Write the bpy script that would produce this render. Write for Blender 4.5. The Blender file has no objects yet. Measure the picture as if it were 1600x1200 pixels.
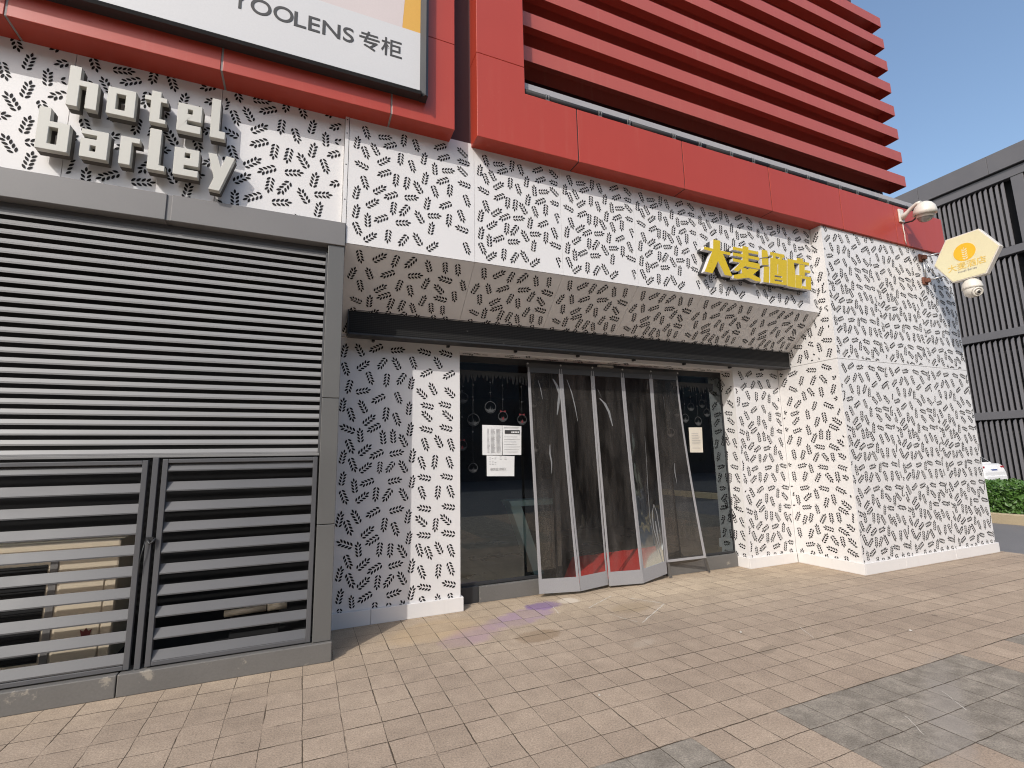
import bpy, bmesh, math, random
from mathutils import Vector, Matrix
random.seed(7)
sc = bpy.context.scene
COL = sc.collection

# ------------------------------------------------------------------ camera
cam_d = bpy.data.cameras.new("camera")
cam_d.sensor_width = 36.0
cam_d.lens = 36.0 * 756.44 / 1600.0
cam_d.clip_end = 2000.0
cam_d.clip_start = 0.05
cam = bpy.data.objects.new("camera", cam_d)
COL.objects.link(cam)
RT = (0.92015, -0.39106, -0.01982)
UP = (-0.04236, -0.14974, 0.98782)
FW = (0.38926, 0.90810, 0.15435)
cam.matrix_world = Matrix(((RT[0], UP[0], -FW[0], 0.0), (RT[1], UP[1], -FW[1], 0.0),
                           (RT[2], UP[2], -FW[2], 1.55), (0, 0, 0, 1)))
sc.camera = cam

# ------------------------------------------------------------------ light
SUN_TO = Vector((-1.03, -1.0, 1.18)).normalized()      # towards the sun
SUN_EL = math.asin(SUN_TO.z)
SUN_AZ = math.atan2(SUN_TO.x, SUN_TO.y)
world = bpy.data.worlds.new("World")
sc.world = world
world.use_nodes = True
wn = world.node_tree
for n in list(wn.nodes):
    wn.nodes.remove(n)
sky = wn.nodes.new("ShaderNodeTexSky")
sky.sky_type = 'NISHITA'
sky.sun_disc = False
sky.sun_elevation = SUN_EL
sky.sun_rotation = SUN_AZ
sky.altitude = 20.0
sky.air_density = 1.3
sky.dust_density = 3.0
sky.ozone_density = 2.6
bg = wn.nodes.new("ShaderNodeBackground")
bg.inputs['Strength'].default_value = 0.15
wo = wn.nodes.new("ShaderNodeOutputWorld")
wn.links.new(sky.outputs['Color'], bg.inputs['Color'])
wn.links.new(bg.outputs['Background'], wo.inputs['Surface'])

sun_d = bpy.data.lights.new("sun", 'SUN')
sun_d.energy = 2.1
sun_d.angle = math.radians(0.5)
sun_d.color = (1.0, 0.97, 0.92)
sun = bpy.data.objects.new("sun", sun_d)
sun.rotation_euler = (-SUN_TO).to_track_quat('-Z', 'Y').to_euler()
sun.location = (-10, -10, 20)
COL.objects.link(sun)

sc.view_settings.view_transform = 'Standard'
sc.view_settings.look = 'None'
sc.view_settings.exposure = 0.42
sc.view_settings.gamma = 1.0
sc.cycles.filter_width = 1.1
sc.render.filter_size = 1.0
sc.cycles.use_denoising = True
sc.cycles.denoising_input_passes = 'RGB_ALBEDO_NORMAL'
sc.cycles.denoising_prefilter = 'NONE'

# ------------------------------------------------------------------ outlines
EARS_FASCIA = [(0.146,1.075,0.098,1.209), (0.05,1.091,0.031,0.953), (0.367,1.152,0.229,1.126), (0.277,1.03,0.408,1.099), (0.469,1.079,0.484,1.221), (0.623,1.063,0.577,1.197), (0.775,1.14,0.907,1.212), (1.022,1.22,1.13,1.132), (0.169,1.052,0.24,0.933), (0.145,0.869,0.093,0.997), (0.351,0.937,0.233,0.844), (0.442,0.874,0.453,1.015), (0.584,0.829,0.539,0.962), (0.693,1.081,0.668,0.941), (0.811,1.031,0.944,1.1), (1.019,1.078,1.159,1.056), (0.018,0.824,0.15,0.772), (0.228,0.723,0.36,0.797), (0.784,0.994,0.793,0.856), (0.999,0.949,0.859,0.92), (1.022,1.01,1.128,0.92), (0.399,0.641,0.414,0.784), (0.706,0.872,0.679,0.729), (0.802,0.771,0.934,0.845), (1.024,0.835,1.167,0.808), (0.144,0.555,0.096,0.693), (0.5,0.631,0.521,0.775), (0.58,0.751,0.659,0.624), (0.062,0.586,0.034,0.441), (0.318,0.632,0.2,0.536), (0.817,0.609,0.766,0.74), (0.937,0.646,0.951,0.791), (0.294,0.504,0.426,0.579), (0.632,0.578,0.488,0.549), (0.254,0.482,0.138,0.385), (0.729,0.609,0.702,0.465), (0.831,0.511,0.963,0.587), (1.15,0.576,1.098,0.71), (0.063,0.398,0.037,0.252), (0.379,0.345,0.396,0.487), (0.447,0.349,0.534,0.478), (0.597,0.44,0.676,0.315), (0.86,0.428,0.716,0.405), (0.15,0.329,0.158,0.184), (0.208,0.253,0.339,0.326), (0.927,0.322,0.942,0.467), (1.093,0.397,1.038,0.534), (0.557,0.3,0.408,0.273), (0.769,0.352,0.745,0.211), (0.994,0.346,1.14,0.309), (0.097,0.086,0.035,0.217), (0.241,0.138,0.126,0.042), (0.336,0.053,0.35,0.195), (0.443,0.043,0.525,0.169), (0.582,0.207,0.66,0.082), (0.829,0.144,0.715,0.044), (1.147,0.061,1.095,0.193)]
EARS_SOFFIT = [(0.126,-0.181,0.086,-0.045), (0.329,-0.046,0.209,-0.144), (0.383,-0.183,0.418,-0.044), (0.484,-0.17,0.578,-0.042), (0.666,-0.046,0.723,-0.176), (0.865,-0.174,0.832,-0.044), (0.081,-0.223,0.034,-0.359), (0.167,-0.211,0.224,-0.335), (0.284,-0.296,0.419,-0.22), (0.672,-0.22,0.52,-0.25), (0.791,-0.218,0.949,-0.251), (0.723,-0.235,0.681,-0.373), (0.154,-0.484,0.116,-0.352), (0.367,-0.372,0.253,-0.467), (0.453,-0.435,0.481,-0.298), (0.599,-0.478,0.551,-0.344), (0.774,-0.3,0.887,-0.399), (0.787,-0.448,0.941,-0.474), (0.278,-0.536,0.415,-0.465), (0.227,-0.503,0.23,-0.649), (0.726,-0.435,0.686,-0.571), (0.404,-0.659,0.432,-0.514), (0.501,-0.666,0.536,-0.524), (0.596,-0.541,0.652,-0.662), (0.815,-0.652,0.783,-0.52), (0.924,-0.659,0.901,-0.536), (0.049,-0.557,0.17,-0.604), (0.195,-0.576,0.06,-0.645), (0.221,-0.543,0.319,-0.649)]
EARS_WALL = [(0.067,2.773,0.034,2.62), (0.159,2.78,0.236,2.645), (0.293,2.701,0.435,2.78), (0.673,2.752,0.515,2.725), (0.801,2.757,0.957,2.718), (1.042,2.758,1.2,2.717), (0.094,2.43,0.041,2.573), (0.305,2.602,0.181,2.499), (0.386,2.514,0.473,2.642), (0.54,2.659,0.617,2.523), (0.789,2.536,0.735,2.678), (0.991,2.695,1.071,2.56), (0.338,2.347,0.285,2.489), (0.474,2.327,0.488,2.48), (0.59,2.358,0.677,2.489), (0.834,2.464,0.97,2.542), (1.087,2.451,1.225,2.537), (0.755,2.46,0.731,2.315), (0.087,2.244,0.123,2.394), (0.323,2.299,0.171,2.265), (0.937,2.403,1.013,2.266), (0.797,2.332,0.91,2.226), (1.107,2.354,1.225,2.246), (0.329,2.161,0.469,2.246), (0.638,2.153,0.579,2.285), (0.061,2.209,0.041,2.06), (0.208,2.19,0.281,2.053), (0.729,2.188,0.713,2.037), (0.841,2.161,0.991,2.128), (1.038,2.178,1.186,2.145), (0.161,1.959,0.11,2.107), (0.377,2.037,0.255,1.932), (0.472,1.963,0.489,2.122), (0.626,1.918,0.565,2.064), (0.854,2.088,0.967,1.981), (1.082,2.099,1.199,1.994), (0.024,1.922,0.177,1.859), (0.221,1.903,0.237,1.75), (0.292,1.86,0.43,1.939), (0.445,1.884,0.465,1.729), (0.551,1.894,0.565,1.742), (0.624,1.841,0.7,1.704), (0.749,1.969,0.722,1.814), (0.831,1.91,0.98,1.87), (1.048,1.927,1.199,1.888), (0.167,1.638,0.103,1.787), (0.345,1.732,0.219,1.626), (0.927,1.655,0.873,1.8), (1.005,1.834,1.08,1.694), (1.208,1.648,1.161,1.794), (0.085,1.683,0.053,1.54), (0.321,1.591,0.464,1.668), (0.677,1.658,0.522,1.627), (0.776,1.692,0.749,1.537), (0.196,1.454,0.138,1.601), (0.892,1.46,0.837,1.605), (0.992,1.461,1.012,1.618), (1.195,1.461,1.142,1.6), (0.353,1.548,0.232,1.453), (0.424,1.43,0.435,1.56), (0.491,1.44,0.574,1.552), (0.626,1.57,0.703,1.439), (0.085,1.471,0.06,1.327), (0.176,1.397,0.197,1.25), (0.235,1.324,0.378,1.377), (0.662,1.374,0.51,1.347), (0.777,1.413,0.749,1.276), (0.816,1.398,0.965,1.364), (1.06,1.4,1.204,1.366), (0.122,1.143,0.061,1.286), (0.331,1.255,0.205,1.159), (0.39,1.153,0.403,1.304), (0.465,1.149,0.553,1.28), (0.635,1.286,0.711,1.154), (0.897,1.152,0.842,1.296), (1.029,1.145,1.045,1.296), (1.208,1.151,1.151,1.292), (0.074,1.086,0.044,0.93), (0.169,1.094,0.248,0.955), (0.302,1.012,0.443,1.088), (0.686,1.085,0.532,1.05), (0.738,1.066,0.711,0.92), (0.813,1.081,0.967,1.048), (1.076,1.081,1.228,1.052), (0.173,0.842,0.113,0.995), (0.389,0.919,0.267,0.817), (0.476,0.849,0.496,0.997), (0.624,0.8,0.57,0.947), (0.799,0.995,0.919,0.886), (1.005,0.813,1.022,0.96), (1.064,0.993,1.178,0.885), (0.033,0.8,0.186,0.736), (0.233,0.784,0.25,0.634), (0.304,0.743,0.438,0.821), (0.436,0.615,0.453,0.76), (0.545,0.598,0.556,0.744), (0.626,0.725,0.707,0.589), (0.751,0.848,0.724,0.713), (0.813,0.806,0.964,0.781), (1.072,0.808,1.228,0.775), (0.872,0.574,0.824,0.716), (0.973,0.54,0.915,0.68), (1.013,0.721,1.083,0.589), (1.212,0.542,1.155,0.681), (0.179,0.525,0.12,0.667), (0.356,0.615,0.234,0.516), (0.329,0.47,0.471,0.548), (0.684,0.544,0.533,0.512), (0.782,0.576,0.752,0.43), (0.903,0.353,0.844,0.497), (1.037,0.345,1.054,0.495), (1.207,0.358,1.152,0.499), (0.091,0.569,0.058,0.422), (0.207,0.346,0.145,0.493), (0.36,0.438,0.242,0.338), (0.423,0.304,0.44,0.449), (0.492,0.313,0.582,0.438), (0.63,0.463,0.708,0.328), (0.824,0.297,0.971,0.261), (1.081,0.303,1.233,0.261), (0.098,0.362,0.068,0.217), (0.186,0.291,0.199,0.163), (0.245,0.214,0.384,0.287), (0.672,0.275,0.518,0.238), (0.79,0.312,0.752,0.17), (0.081,0.054,0.085,0.18), (0.409,0.065,0.412,0.199), (0.542,0.041,0.546,0.176), (0.662,0.184,0.733,0.054), (0.923,0.055,0.862,0.194), (1.033,0.205,1.055,0.065), (1.192,0.054,1.167,0.193)]
BARLEY_LETTERS = [
 [[(-1.762,4.590), (-1.692,4.590), (-1.692,4.481), (-1.579,4.481), (-1.579,4.254), (-1.650,4.254), (-1.650,4.433), (-1.692,4.433), (-1.692,4.254), (-1.762,4.254)]],
 [[(-1.520,4.487), (-1.340,4.487), (-1.340,4.255), (-1.520,4.255)], [(-1.462,4.435), (-1.462,4.304), (-1.405,4.304), (-1.405,4.435)]],
 [[(-1.244,4.535), (-1.177,4.535), (-1.177,4.486), (-1.135,4.486), (-1.135,4.446), (-1.177,4.446), (-1.177,4.297), (-1.135,4.297), (-1.135,4.259), (-1.244,4.259), (-1.244,4.446), (-1.285,4.446), (-1.285,4.486), (-1.244,4.486)]],
 [[(-1.062,4.484), (-0.893,4.484), (-0.893,4.337), (-0.992,4.337), (-0.992,4.302), (-0.893,4.302), (-0.893,4.234), (-1.062,4.234)], [(-0.992,4.436), (-0.992,4.397), (-0.959,4.397), (-0.959,4.436)]],
 [[(-0.830,4.590), (-0.766,4.590), (-0.766,4.302), (-0.720,4.302), (-0.720,4.233), (-0.830,4.233)]],
 [[(-1.904,4.203), (-1.835,4.203), (-1.835,4.096), (-1.715,4.096), (-1.715,3.866), (-1.904,3.866)], [(-1.835,4.048), (-1.835,3.916), (-1.783,3.916), (-1.783,4.048)]],
 [[(-1.647,4.090), (-1.479,4.090), (-1.479,3.860), (-1.647,3.860), (-1.647,4.015), (-1.553,4.015), (-1.553,4.048), (-1.647,4.048)], [(-1.586,3.961), (-1.586,3.916), (-1.553,3.916), (-1.553,3.961)]],
 [[(-1.409,4.091), (-1.286,4.091), (-1.286,4.048), (-1.334,4.048), (-1.334,3.856), (-1.409,3.856)]],
 [[(-1.229,4.206), (-1.152,4.206), (-1.152,3.901), (-1.112,3.901), (-1.112,3.853), (-1.229,3.853)]],
 [[(-1.058,4.089), (-0.886,4.089), (-0.886,3.942), (-0.986,3.942), (-0.986,3.909), (-0.886,3.909), (-0.886,3.850), (-1.058,3.850)], [(-0.986,4.049), (-0.986,4.008), (-0.950,4.008), (-0.950,4.049)]],
 [[(-0.828,4.094), (-0.765,4.092), (-0.732,3.981), (-0.698,4.092), (-0.634,4.085), (-0.731,3.769), (-0.809,3.773), (-0.777,3.881)]],
]
YELLOW_LETTERS = [
 [[(4.635,4.244), (4.753,4.247), (4.737,4.114), (4.913,4.111), (4.904,4.073), (4.780,4.076), (4.906,3.793), (4.778,3.793), (4.685,3.963), (4.575,3.788), (4.446,3.792), (4.600,4.079), (4.464,4.085), (4.474,4.122), (4.621,4.118)]],
 [[(5.136,4.238), (5.244,4.238), (5.214,4.008), (5.107,4.009)], [(4.963,4.202), (5.419,4.202), (5.413,4.160), (4.958,4.160)], [(4.953,4.120), (5.421,4.123), (5.415,4.080), (4.948,4.079)], [(4.943,4.039), (5.419,4.034), (5.414,3.994), (4.938,3.998)], [(5.070,4.006), (5.184,4.003), (5.146,3.963), (5.009,3.870), (4.931,3.879), (5.028,3.963)], [(5.151,4.001), (5.414,3.999), (5.409,3.958), (5.145,3.960)], [(5.218,3.943), (5.392,3.947), (5.201,3.815), (5.004,3.771), (4.922,3.768), (4.927,3.811), (5.073,3.854)], [(5.069,3.935), (5.157,3.934), (5.224,3.877), (5.406,3.827), (5.400,3.784), (5.302,3.782), (5.157,3.817), (5.075,3.868)]],
 [[(5.484,4.246), (5.589,4.246), (5.596,4.155), (5.471,4.131)], [(5.466,4.115), (5.594,4.138), (5.586,4.039), (5.464,4.024)], [(5.488,4.005), (5.596,4.022), (5.557,3.793), (5.451,3.786)], [(5.639,4.236), (5.913,4.237), (5.905,4.187), (5.632,4.188)], [(5.681,4.207), (5.739,4.207), (5.729,4.143), (5.672,4.142)], [(5.809,4.206), (5.868,4.208), (5.858,4.144), (5.800,4.145)], [[(5.627,4.151), (5.949,4.162), (5.892,3.796), (5.571,3.790)], [(5.757,4.081), (5.766,4.081), (5.743,3.935), (5.733,3.934)], [(5.675,3.912), (5.818,3.914), (5.814,3.892), (5.670,3.890)], [(5.669,3.854), (5.816,3.856), (5.811,3.835), (5.665,3.832)]]],
 [[(6.155,4.231), (6.283,4.235), (6.276,4.192), (6.149,4.190)], [(5.963,4.190), (6.400,4.194), (6.392,4.149), (5.956,4.147)], [(5.961,4.178), (6.083,4.178), (6.091,3.985), (6.059,3.786), (5.901,3.790)], [(6.191,4.141), (6.302,4.143), (6.275,3.979), (6.165,3.980)], [(6.282,4.072), (6.406,4.075), (6.399,4.037), (6.276,4.034)], [(6.086,3.976), (6.215,3.976), (6.184,3.783), (6.056,3.786)], [(6.207,3.976), (6.403,3.978), (6.396,3.938), (6.200,3.937)], [(6.286,3.944), (6.397,3.943), (6.371,3.788), (6.261,3.789)], [(6.183,3.828), (6.275,3.827), (6.269,3.788), (6.176,3.789)]],
]

# ------------------------------------------------------------------ materials
def new_mat(name):
    m = bpy.data.materials.new(name)
    m.use_nodes = True
    nt = m.node_tree
    for n in list(nt.nodes):
        nt.nodes.remove(n)
    out = nt.nodes.new("ShaderNodeOutputMaterial")
    return m, nt, out

def N(nt, typ, **kw):
    n = nt.nodes.new(typ)
    for k, v in kw.items():
        if k.startswith('i_'):
            n.inputs[int(k[2:])].default_value = v
        else:
            setattr(n, k, v)
    return n

def math_node(nt, op, a, b=None, c=None, clamp=False):
    n = nt.nodes.new("ShaderNodeMath")
    n.operation = op
    n.use_clamp = clamp
    for i, v in enumerate((a, b, c)):
        if v is None:
            continue
        if isinstance(v, (int, float)):
            n.inputs[i].default_value = v
        else:
            nt.links.new(v, n.inputs[i])
    return n.outputs[0]

def mix_col(nt, fac, a, b, mode='MIX'):
    n = nt.nodes.new("ShaderNodeMix")
    n.data_type = 'RGBA'
    n.blend_type = mode
    for i, v in ((0, fac), (6, a), (7, b)):
        if isinstance(v, (int, float)):
            n.inputs[i].default_value = v
        elif isinstance(v, (tuple, list)):
            n.inputs[i].default_value = tuple(v) + ((1.0,) if len(v) == 3 else ())
        else:
            nt.links.new(v, n.inputs[i])
    return n.outputs[2]

def noise(nt, vec, scale, detail=3.0, rough=0.55):
    n = nt.nodes.new("ShaderNodeTexNoise")
    n.inputs['Scale'].default_value = scale
    n.inputs['Detail'].default_value = detail
    n.inputs['Roughness'].default_value = rough
    nt.links.new(vec, n.inputs['Vector'])
    return n.outputs['Fac']

def ramp(nt, fac, lo, hi):
    n = nt.nodes.new("ShaderNodeMapRange")
    n.interpolation_type = 'SMOOTHSTEP'
    n.inputs['From Min'].default_value = lo
    n.inputs['From Max'].default_value = hi
    nt.links.new(fac, n.inputs['Value'])
    return n.outputs['Result']

def mat(name, col, rough=0.5, metal=0.0, var=0.12, vscale=1.5, fine=0.05, fscale=60.0, bump=0.0, bscale=40.0,
        spots=None, spot_amt=0.0, spot_lo=0.66, stretch=None, spec=0.5):
    """painted / mineral surface: broad tone drift, fine grain and, optionally, dirt spots of a colour"""
    m, nt, out = new_mat(name)
    bs = N(nt, "ShaderNodeBsdfPrincipled")
    tc = N(nt, "ShaderNodeTexCoord")
    vec = tc.outputs['Object']
    if stretch:
        mp = N(nt, "ShaderNodeMapping")
        mp.inputs['Scale'].default_value = stretch
        nt.links.new(vec, mp.inputs['Vector'])
        vec = mp.outputs['Vector']
    a = noise(nt, vec, vscale, 4.0)
    b = noise(nt, vec, fscale, 2.0)
    k = math_node(nt, 'ADD', math_node(nt, 'MULTIPLY', math_node(nt, 'SUBTRACT', a, 0.5), 2 * var),
                  math_node(nt, 'MULTIPLY', math_node(nt, 'SUBTRACT', b, 0.5), 2 * fine))
    k = math_node(nt, 'ADD', k, 1.0)
    vm = N(nt, "ShaderNodeVectorMath", operation='SCALE')
    vm.inputs[0].default_value = col[:3]
    nt.links.new(k, vm.inputs['Scale'])
    c = vm.outputs[0]
    if spots:
        s = noise(nt, tc.outputs['Object'], 5.0, 6.0, 0.7)
        s = math_node(nt, 'MULTIPLY', ramp(nt, s, spot_lo, spot_lo + 0.08), spot_amt)
        c = mix_col(nt, s, c, spots)
    nt.links.new(c, bs.inputs['Base Color'])
    r = math_node(nt, 'ADD', math_node(nt, 'MULTIPLY', math_node(nt, 'SUBTRACT', a, 0.5), 0.25), rough, clamp=True)
    nt.links.new(r, bs.inputs['Roughness'])
    bs.inputs['Metallic'].default_value = metal
    bs.inputs['Specular IOR Level'].default_value = spec
    if bump > 0:
        bp = N(nt, "ShaderNodeBump")
        bp.inputs['Strength'].default_value = bump
        bp.inputs['Distance'].default_value = 0.01
        nt.links.new(noise(nt, vec, bscale, 4.0), bp.inputs['Height'])
        nt.links.new(bp.outputs['Normal'], bs.inputs['Normal'])
    nt.links.new(bs.outputs['BSDF'], out.inputs['Surface'])
    return m

def streaked(name, col, dirt, amt, rough=0.4):
    """sheet metal cladding with faint vertical dirt runs"""
    m, nt, out = new_mat(name)
    bs = N(nt, "ShaderNodeBsdfPrincipled")
    tc = N(nt, "ShaderNodeTexCoord")
    mp = N(nt, "ShaderNodeMapping")
    mp.inputs['Scale'].default_value = (9.0, 9.0, 0.55)
    nt.links.new(tc.outputs['Object'], mp.inputs['Vector'])
    st = noise(nt, mp.outputs['Vector'], 1.6, 5.0, 0.65)
    big = noise(nt, tc.outputs['Object'], 0.9, 3.0)
    f = math_node(nt, 'MULTIPLY', ramp(nt, st, 0.5, 0.85), math_node(nt, 'MULTIPLY', ramp(nt, big, 0.3, 0.75), amt))
    c = mix_col(nt, f, col, dirt)
    hue = math_node(nt, 'ADD', math_node(nt, 'MULTIPLY', math_node(nt, 'SUBTRACT', big, 0.5), 0.16), 1.0)
    vm = N(nt, "ShaderNodeVectorMath", operation='SCALE')
    nt.links.new(c, vm.inputs[0])
    nt.links.new(hue, vm.inputs['Scale'])
    sp = noise(nt, tc.outputs['Object'], 38.0, 2.0, 0.4)
    c2 = mix_col(nt, math_node(nt, 'MULTIPLY', ramp(nt, sp, 0.76, 0.80), amt), vm.outputs[0], dirt)
    nt.links.new(c2, bs.inputs['Base Color'])
    rr = math_node(nt, 'ADD', math_node(nt, 'MULTIPLY', st, 0.2), rough - 0.1)
    nt.links.new(rr, bs.inputs['Roughness'])
    bp = N(nt, "ShaderNodeBump")
    bp.inputs['Strength'].default_value = 0.22
    bp.inputs['Distance'].default_value = 0.02
    nt.links.new(noise(nt, tc.outputs['Object'], 1.7, 1.0), bp.inputs['Height'])
    nt.links.new(bp.outputs['Normal'], bs.inputs['Normal'])
    nt.links.new(bs.outputs['BSDF'], out.inputs['Surface'])
    return m

M = {}
M['white'] = streaked('white_panel_paint', (0.70, 0.68, 0.665), (0.50, 0.46, 0.42), 0.30, 0.42)
M['plinth'] = streaked('white_plinth_stone', (0.71, 0.685, 0.665), (0.45, 0.40, 0.36), 0.40, 0.45)
M['leaf_print'] = mat('black_leaf_print', (0.012, 0.011, 0.011), 0.75, var=0.2, spec=0.25)
M['red'] = streaked('red_cladding', (0.405, 0.046, 0.024), (0.45, 0.15, 0.11), 0.32, 0.40)
M['red_fin'] = streaked('red_fin_paint', (0.405, 0.082, 0.058), (0.47, 0.24, 0.19), 0.35, 0.42)
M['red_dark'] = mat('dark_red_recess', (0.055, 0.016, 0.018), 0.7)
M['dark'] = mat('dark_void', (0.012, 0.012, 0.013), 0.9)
M['grey_beam'] = mat('grey_metal_cladding', (0.178, 0.170, 0.165), 0.42, var=0.10, fine=0.03, spots=(0.4, 0.39, 0.37), spot_amt=0.3, spot_lo=0.7)
M['grey_post'] = mat('dark_grey_post_cladding', (0.112, 0.110, 0.105), 0.45, var=0.12, fine=0.04, spots=(0.4, 0.39, 0.37), spot_amt=0.35, spot_lo=0.7)
M['grey_base'] = mat('grey_painted_base', (0.128, 0.121, 0.112), 0.6, var=0.25, fine=0.10, spots=(0.36, 0.32, 0.26), spot_amt=0.6, spot_lo=0.6, bump=0.15)
M['louvre'] = mat('light_grey_louvre_paint', (0.215, 0.211, 0.207), 0.42, var=0.10, fine=0.03)
M['gate'] = mat('grey_gate_paint', (0.083, 0.082, 0.084), 0.45, var=0.14, fine=0.05, vscale=3.0, spots=(0.48, 0.46, 0.43), spot_amt=0.55, spot_lo=0.68)
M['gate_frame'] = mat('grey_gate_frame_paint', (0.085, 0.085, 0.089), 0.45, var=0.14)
M['sealant'] = mat('grey_sealant', (0.26, 0.24, 0.23), 0.7, var=0.3, vscale=25.0)
M['black_metal'] = mat('black_metal', (0.022, 0.022, 0.023), 0.45, var=0.2, spots=(0.2, 0.2, 0.19), spot_amt=0.35, spot_lo=0.7)
M['rubber'] = mat('black_rubber', (0.016, 0.016, 0.017), 0.75, var=0.2)
M['steel'] = mat('galvanised_steel', (0.42, 0.42, 0.42), 0.35, metal=0.8, var=0.15)
M['clip'] = mat('dull_grey_clip', (0.11, 0.11, 0.11), 0.5, var=0.2)
M['ledge'] = mat('grey_ledge_flashing', (0.36, 0.34, 0.34), 0.5, var=0.15, spots=(0.2, 0.18, 0.16), spot_amt=0.5)
M['poster_white'] = mat('poster_pale_grey', (0.60, 0.59, 0.585), 0.5, var=0.02, bump=0.05, bscale=3.0)
M['poster_pink'] = mat('poster_pink_white', (0.60, 0.52, 0.50), 0.5, var=0.12, vscale=0.7)
M['poster_orange'] = mat('poster_orange', (0.66, 0.36, 0.06), 0.5, var=0.06)
M['ink'] = mat('dark_grey_ink', (0.045, 0.043, 0.042), 0.6, var=0.05)
M['frame_black'] = mat('black_poster_frame', (0.035, 0.035, 0.036), 0.38, var=0.1)
M['letter'] = mat('pale_letter_acrylic', (0.52, 0.505, 0.45), 0.4, var=0.05, fine=0.02)
M['yellow'] = mat('yellow_letter_face', (0.60, 0.42, 0.004), 0.32, var=0.08, vscale=8.0, fine=0.03)
M['letter_side'] = mat('white_letter_side', (0.62, 0.61, 0.62), 0.4, var=0.06)
M['door_frame'] = mat('dark_bronze_frame', (0.03, 0.031, 0.033), 0.4, var=0.1)
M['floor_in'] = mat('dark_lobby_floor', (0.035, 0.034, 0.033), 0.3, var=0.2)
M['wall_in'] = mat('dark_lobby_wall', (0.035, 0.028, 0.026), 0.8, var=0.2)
M['carpet'] = mat('red_carpet', (0.62, 0.035, 0.03), 0.95, var=0.15, fine=0.2, fscale=200.0, bump=0.3, bscale=200.0)
M['teal'] = mat('pale_green_board', (0.62, 0.85, 0.74), 0.5)
M['fabric'] = mat('lilac_grey_webbing', (0.275, 0.268, 0.272), 0.8, var=0.06, fine=0.16, fscale=160.0, bump=0.2, bscale=240.0)
M['header'] = mat('dark_header_band', (0.06, 0.06, 0.062), 0.6, var=0.15)
M['painted_glint'] = mat('milky_pvc_reflection', (0.20, 0.20, 0.20), 0.5, var=0.3, vscale=30.0)
M['shade_brown'] = mat('painted_shade_brown', (0.09, 0.08, 0.07), 0.8)
M['paper'] = mat('white_paper', (0.72, 0.715, 0.70), 0.8, var=0.04)
M['paper_warm'] = mat('cream_paper', (0.66, 0.60, 0.50), 0.8, var=0.04)
M['paper_ink'] = mat('grey_print_ink', (0.30, 0.29, 0.29), 0.8)
M['sticker'] = mat('grey_window_sticker', (0.055, 0.057, 0.058), 0.8)
M['sticker_dim'] = mat('dim_window_sticker', (0.035, 0.037, 0.038), 0.8)
M['sticker_red'] = mat('red_window_sticker', (0.15, 0.018, 0.022), 0.8)
M['cream'] = mat('cream_appliance_paint', (0.62, 0.53, 0.40), 0.45, var=0.08)
M['cam_white'] = mat('ivory_camera_plastic', (0.66, 0.62, 0.55), 0.32, var=0.06, vscale=6.0)
M['rust'] = mat('rusty_iron', (0.16, 0.06, 0.035), 0.85, var=0.4, vscale=20.0, bump=0.4)
M['sign_face'] = mat('pale_yellow_sign_face', (0.72, 0.67, 0.44), 0.3, var=0.06, vscale=2.5)
M['sign_rim'] = mat('cream_sign_rim', (0.68, 0.63, 0.56), 0.35, var=0.06)
M['sign_orange'] = mat('orange_sign_print', (0.80, 0.46, 0.03), 0.35, var=0.05)
M['sign_text'] = mat('pale_orange_sign_print', (0.74, 0.52, 0.13), 0.35, var=0.1)
M['fin'] = mat('charcoal_fin_metal', (0.165, 0.155, 0.158), 0.5, var=0.12, stretch=(1, 1, 0.15))
M['fin_beam'] = mat('charcoal_beam_metal', (0.125, 0.118, 0.121), 0.5, var=0.10)
M['hedge_leaf'] = mat('hedge_leaf', (0.060, 0.135, 0.022), 0.5, var=0.45, vscale=3.0, fine=0.35, fscale=14.0)
M['twig'] = mat('hedge_twig', (0.05, 0.035, 0.022), 0.9)
M['kerb'] = mat('yellowish_kerb_stone', (0.46, 0.37, 0.24), 0.8, var=0.12, fine=0.15, bump=0.2)
M['soil'] = mat('planter_soil', (0.06, 0.045, 0.032), 0.95, bump=0.5)
M['road'] = mat('grey_asphalt', (0.17, 0.16, 0.155), 0.85, var=0.14, fine=0.25, fscale=90.0, bump=0.3, bscale=120.0)
M['street'] = mat('added_dark_asphalt', (0.085, 0.083, 0.082), 0.85, var=0.14, fine=0.25, fscale=90.0)
M['lot'] = mat('parking_concrete', (0.16, 0.155, 0.15), 0.85, var=0.15)
M['car'] = mat('white_car_paint', (0.80, 0.80, 0.80), 0.22, var=0.02)
M['car_glass'] = mat('dark_car_glass', (0.02, 0.022, 0.024), 0.08, var=0.05)
M['badge_red'] = mat('dark_red_badge', (0.14, 0.02, 0.02), 0.5)
M['lamp_red'] = mat('red_tail_lamp', (0.35, 0.02, 0.03), 0.2)
M['plate'] = mat('blue_number_plate', (0.09, 0.13, 0.32), 0.4)
M['tyre'] = mat('tyre_rubber', (0.02, 0.02, 0.02), 0.8)
M['opp'] = mat('dark_office_cladding', (0.045, 0.045, 0.048), 0.7, var=0.2, vscale=0.3)
M['opp_glass'] = mat('dark_office_glass', (0.015, 0.017, 0.02), 0.3)
M['chalk'] = mat('white_lime_mark', (0.52, 0.48, 0.42), 0.9, var=0.3, vscale=12.0)

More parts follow.
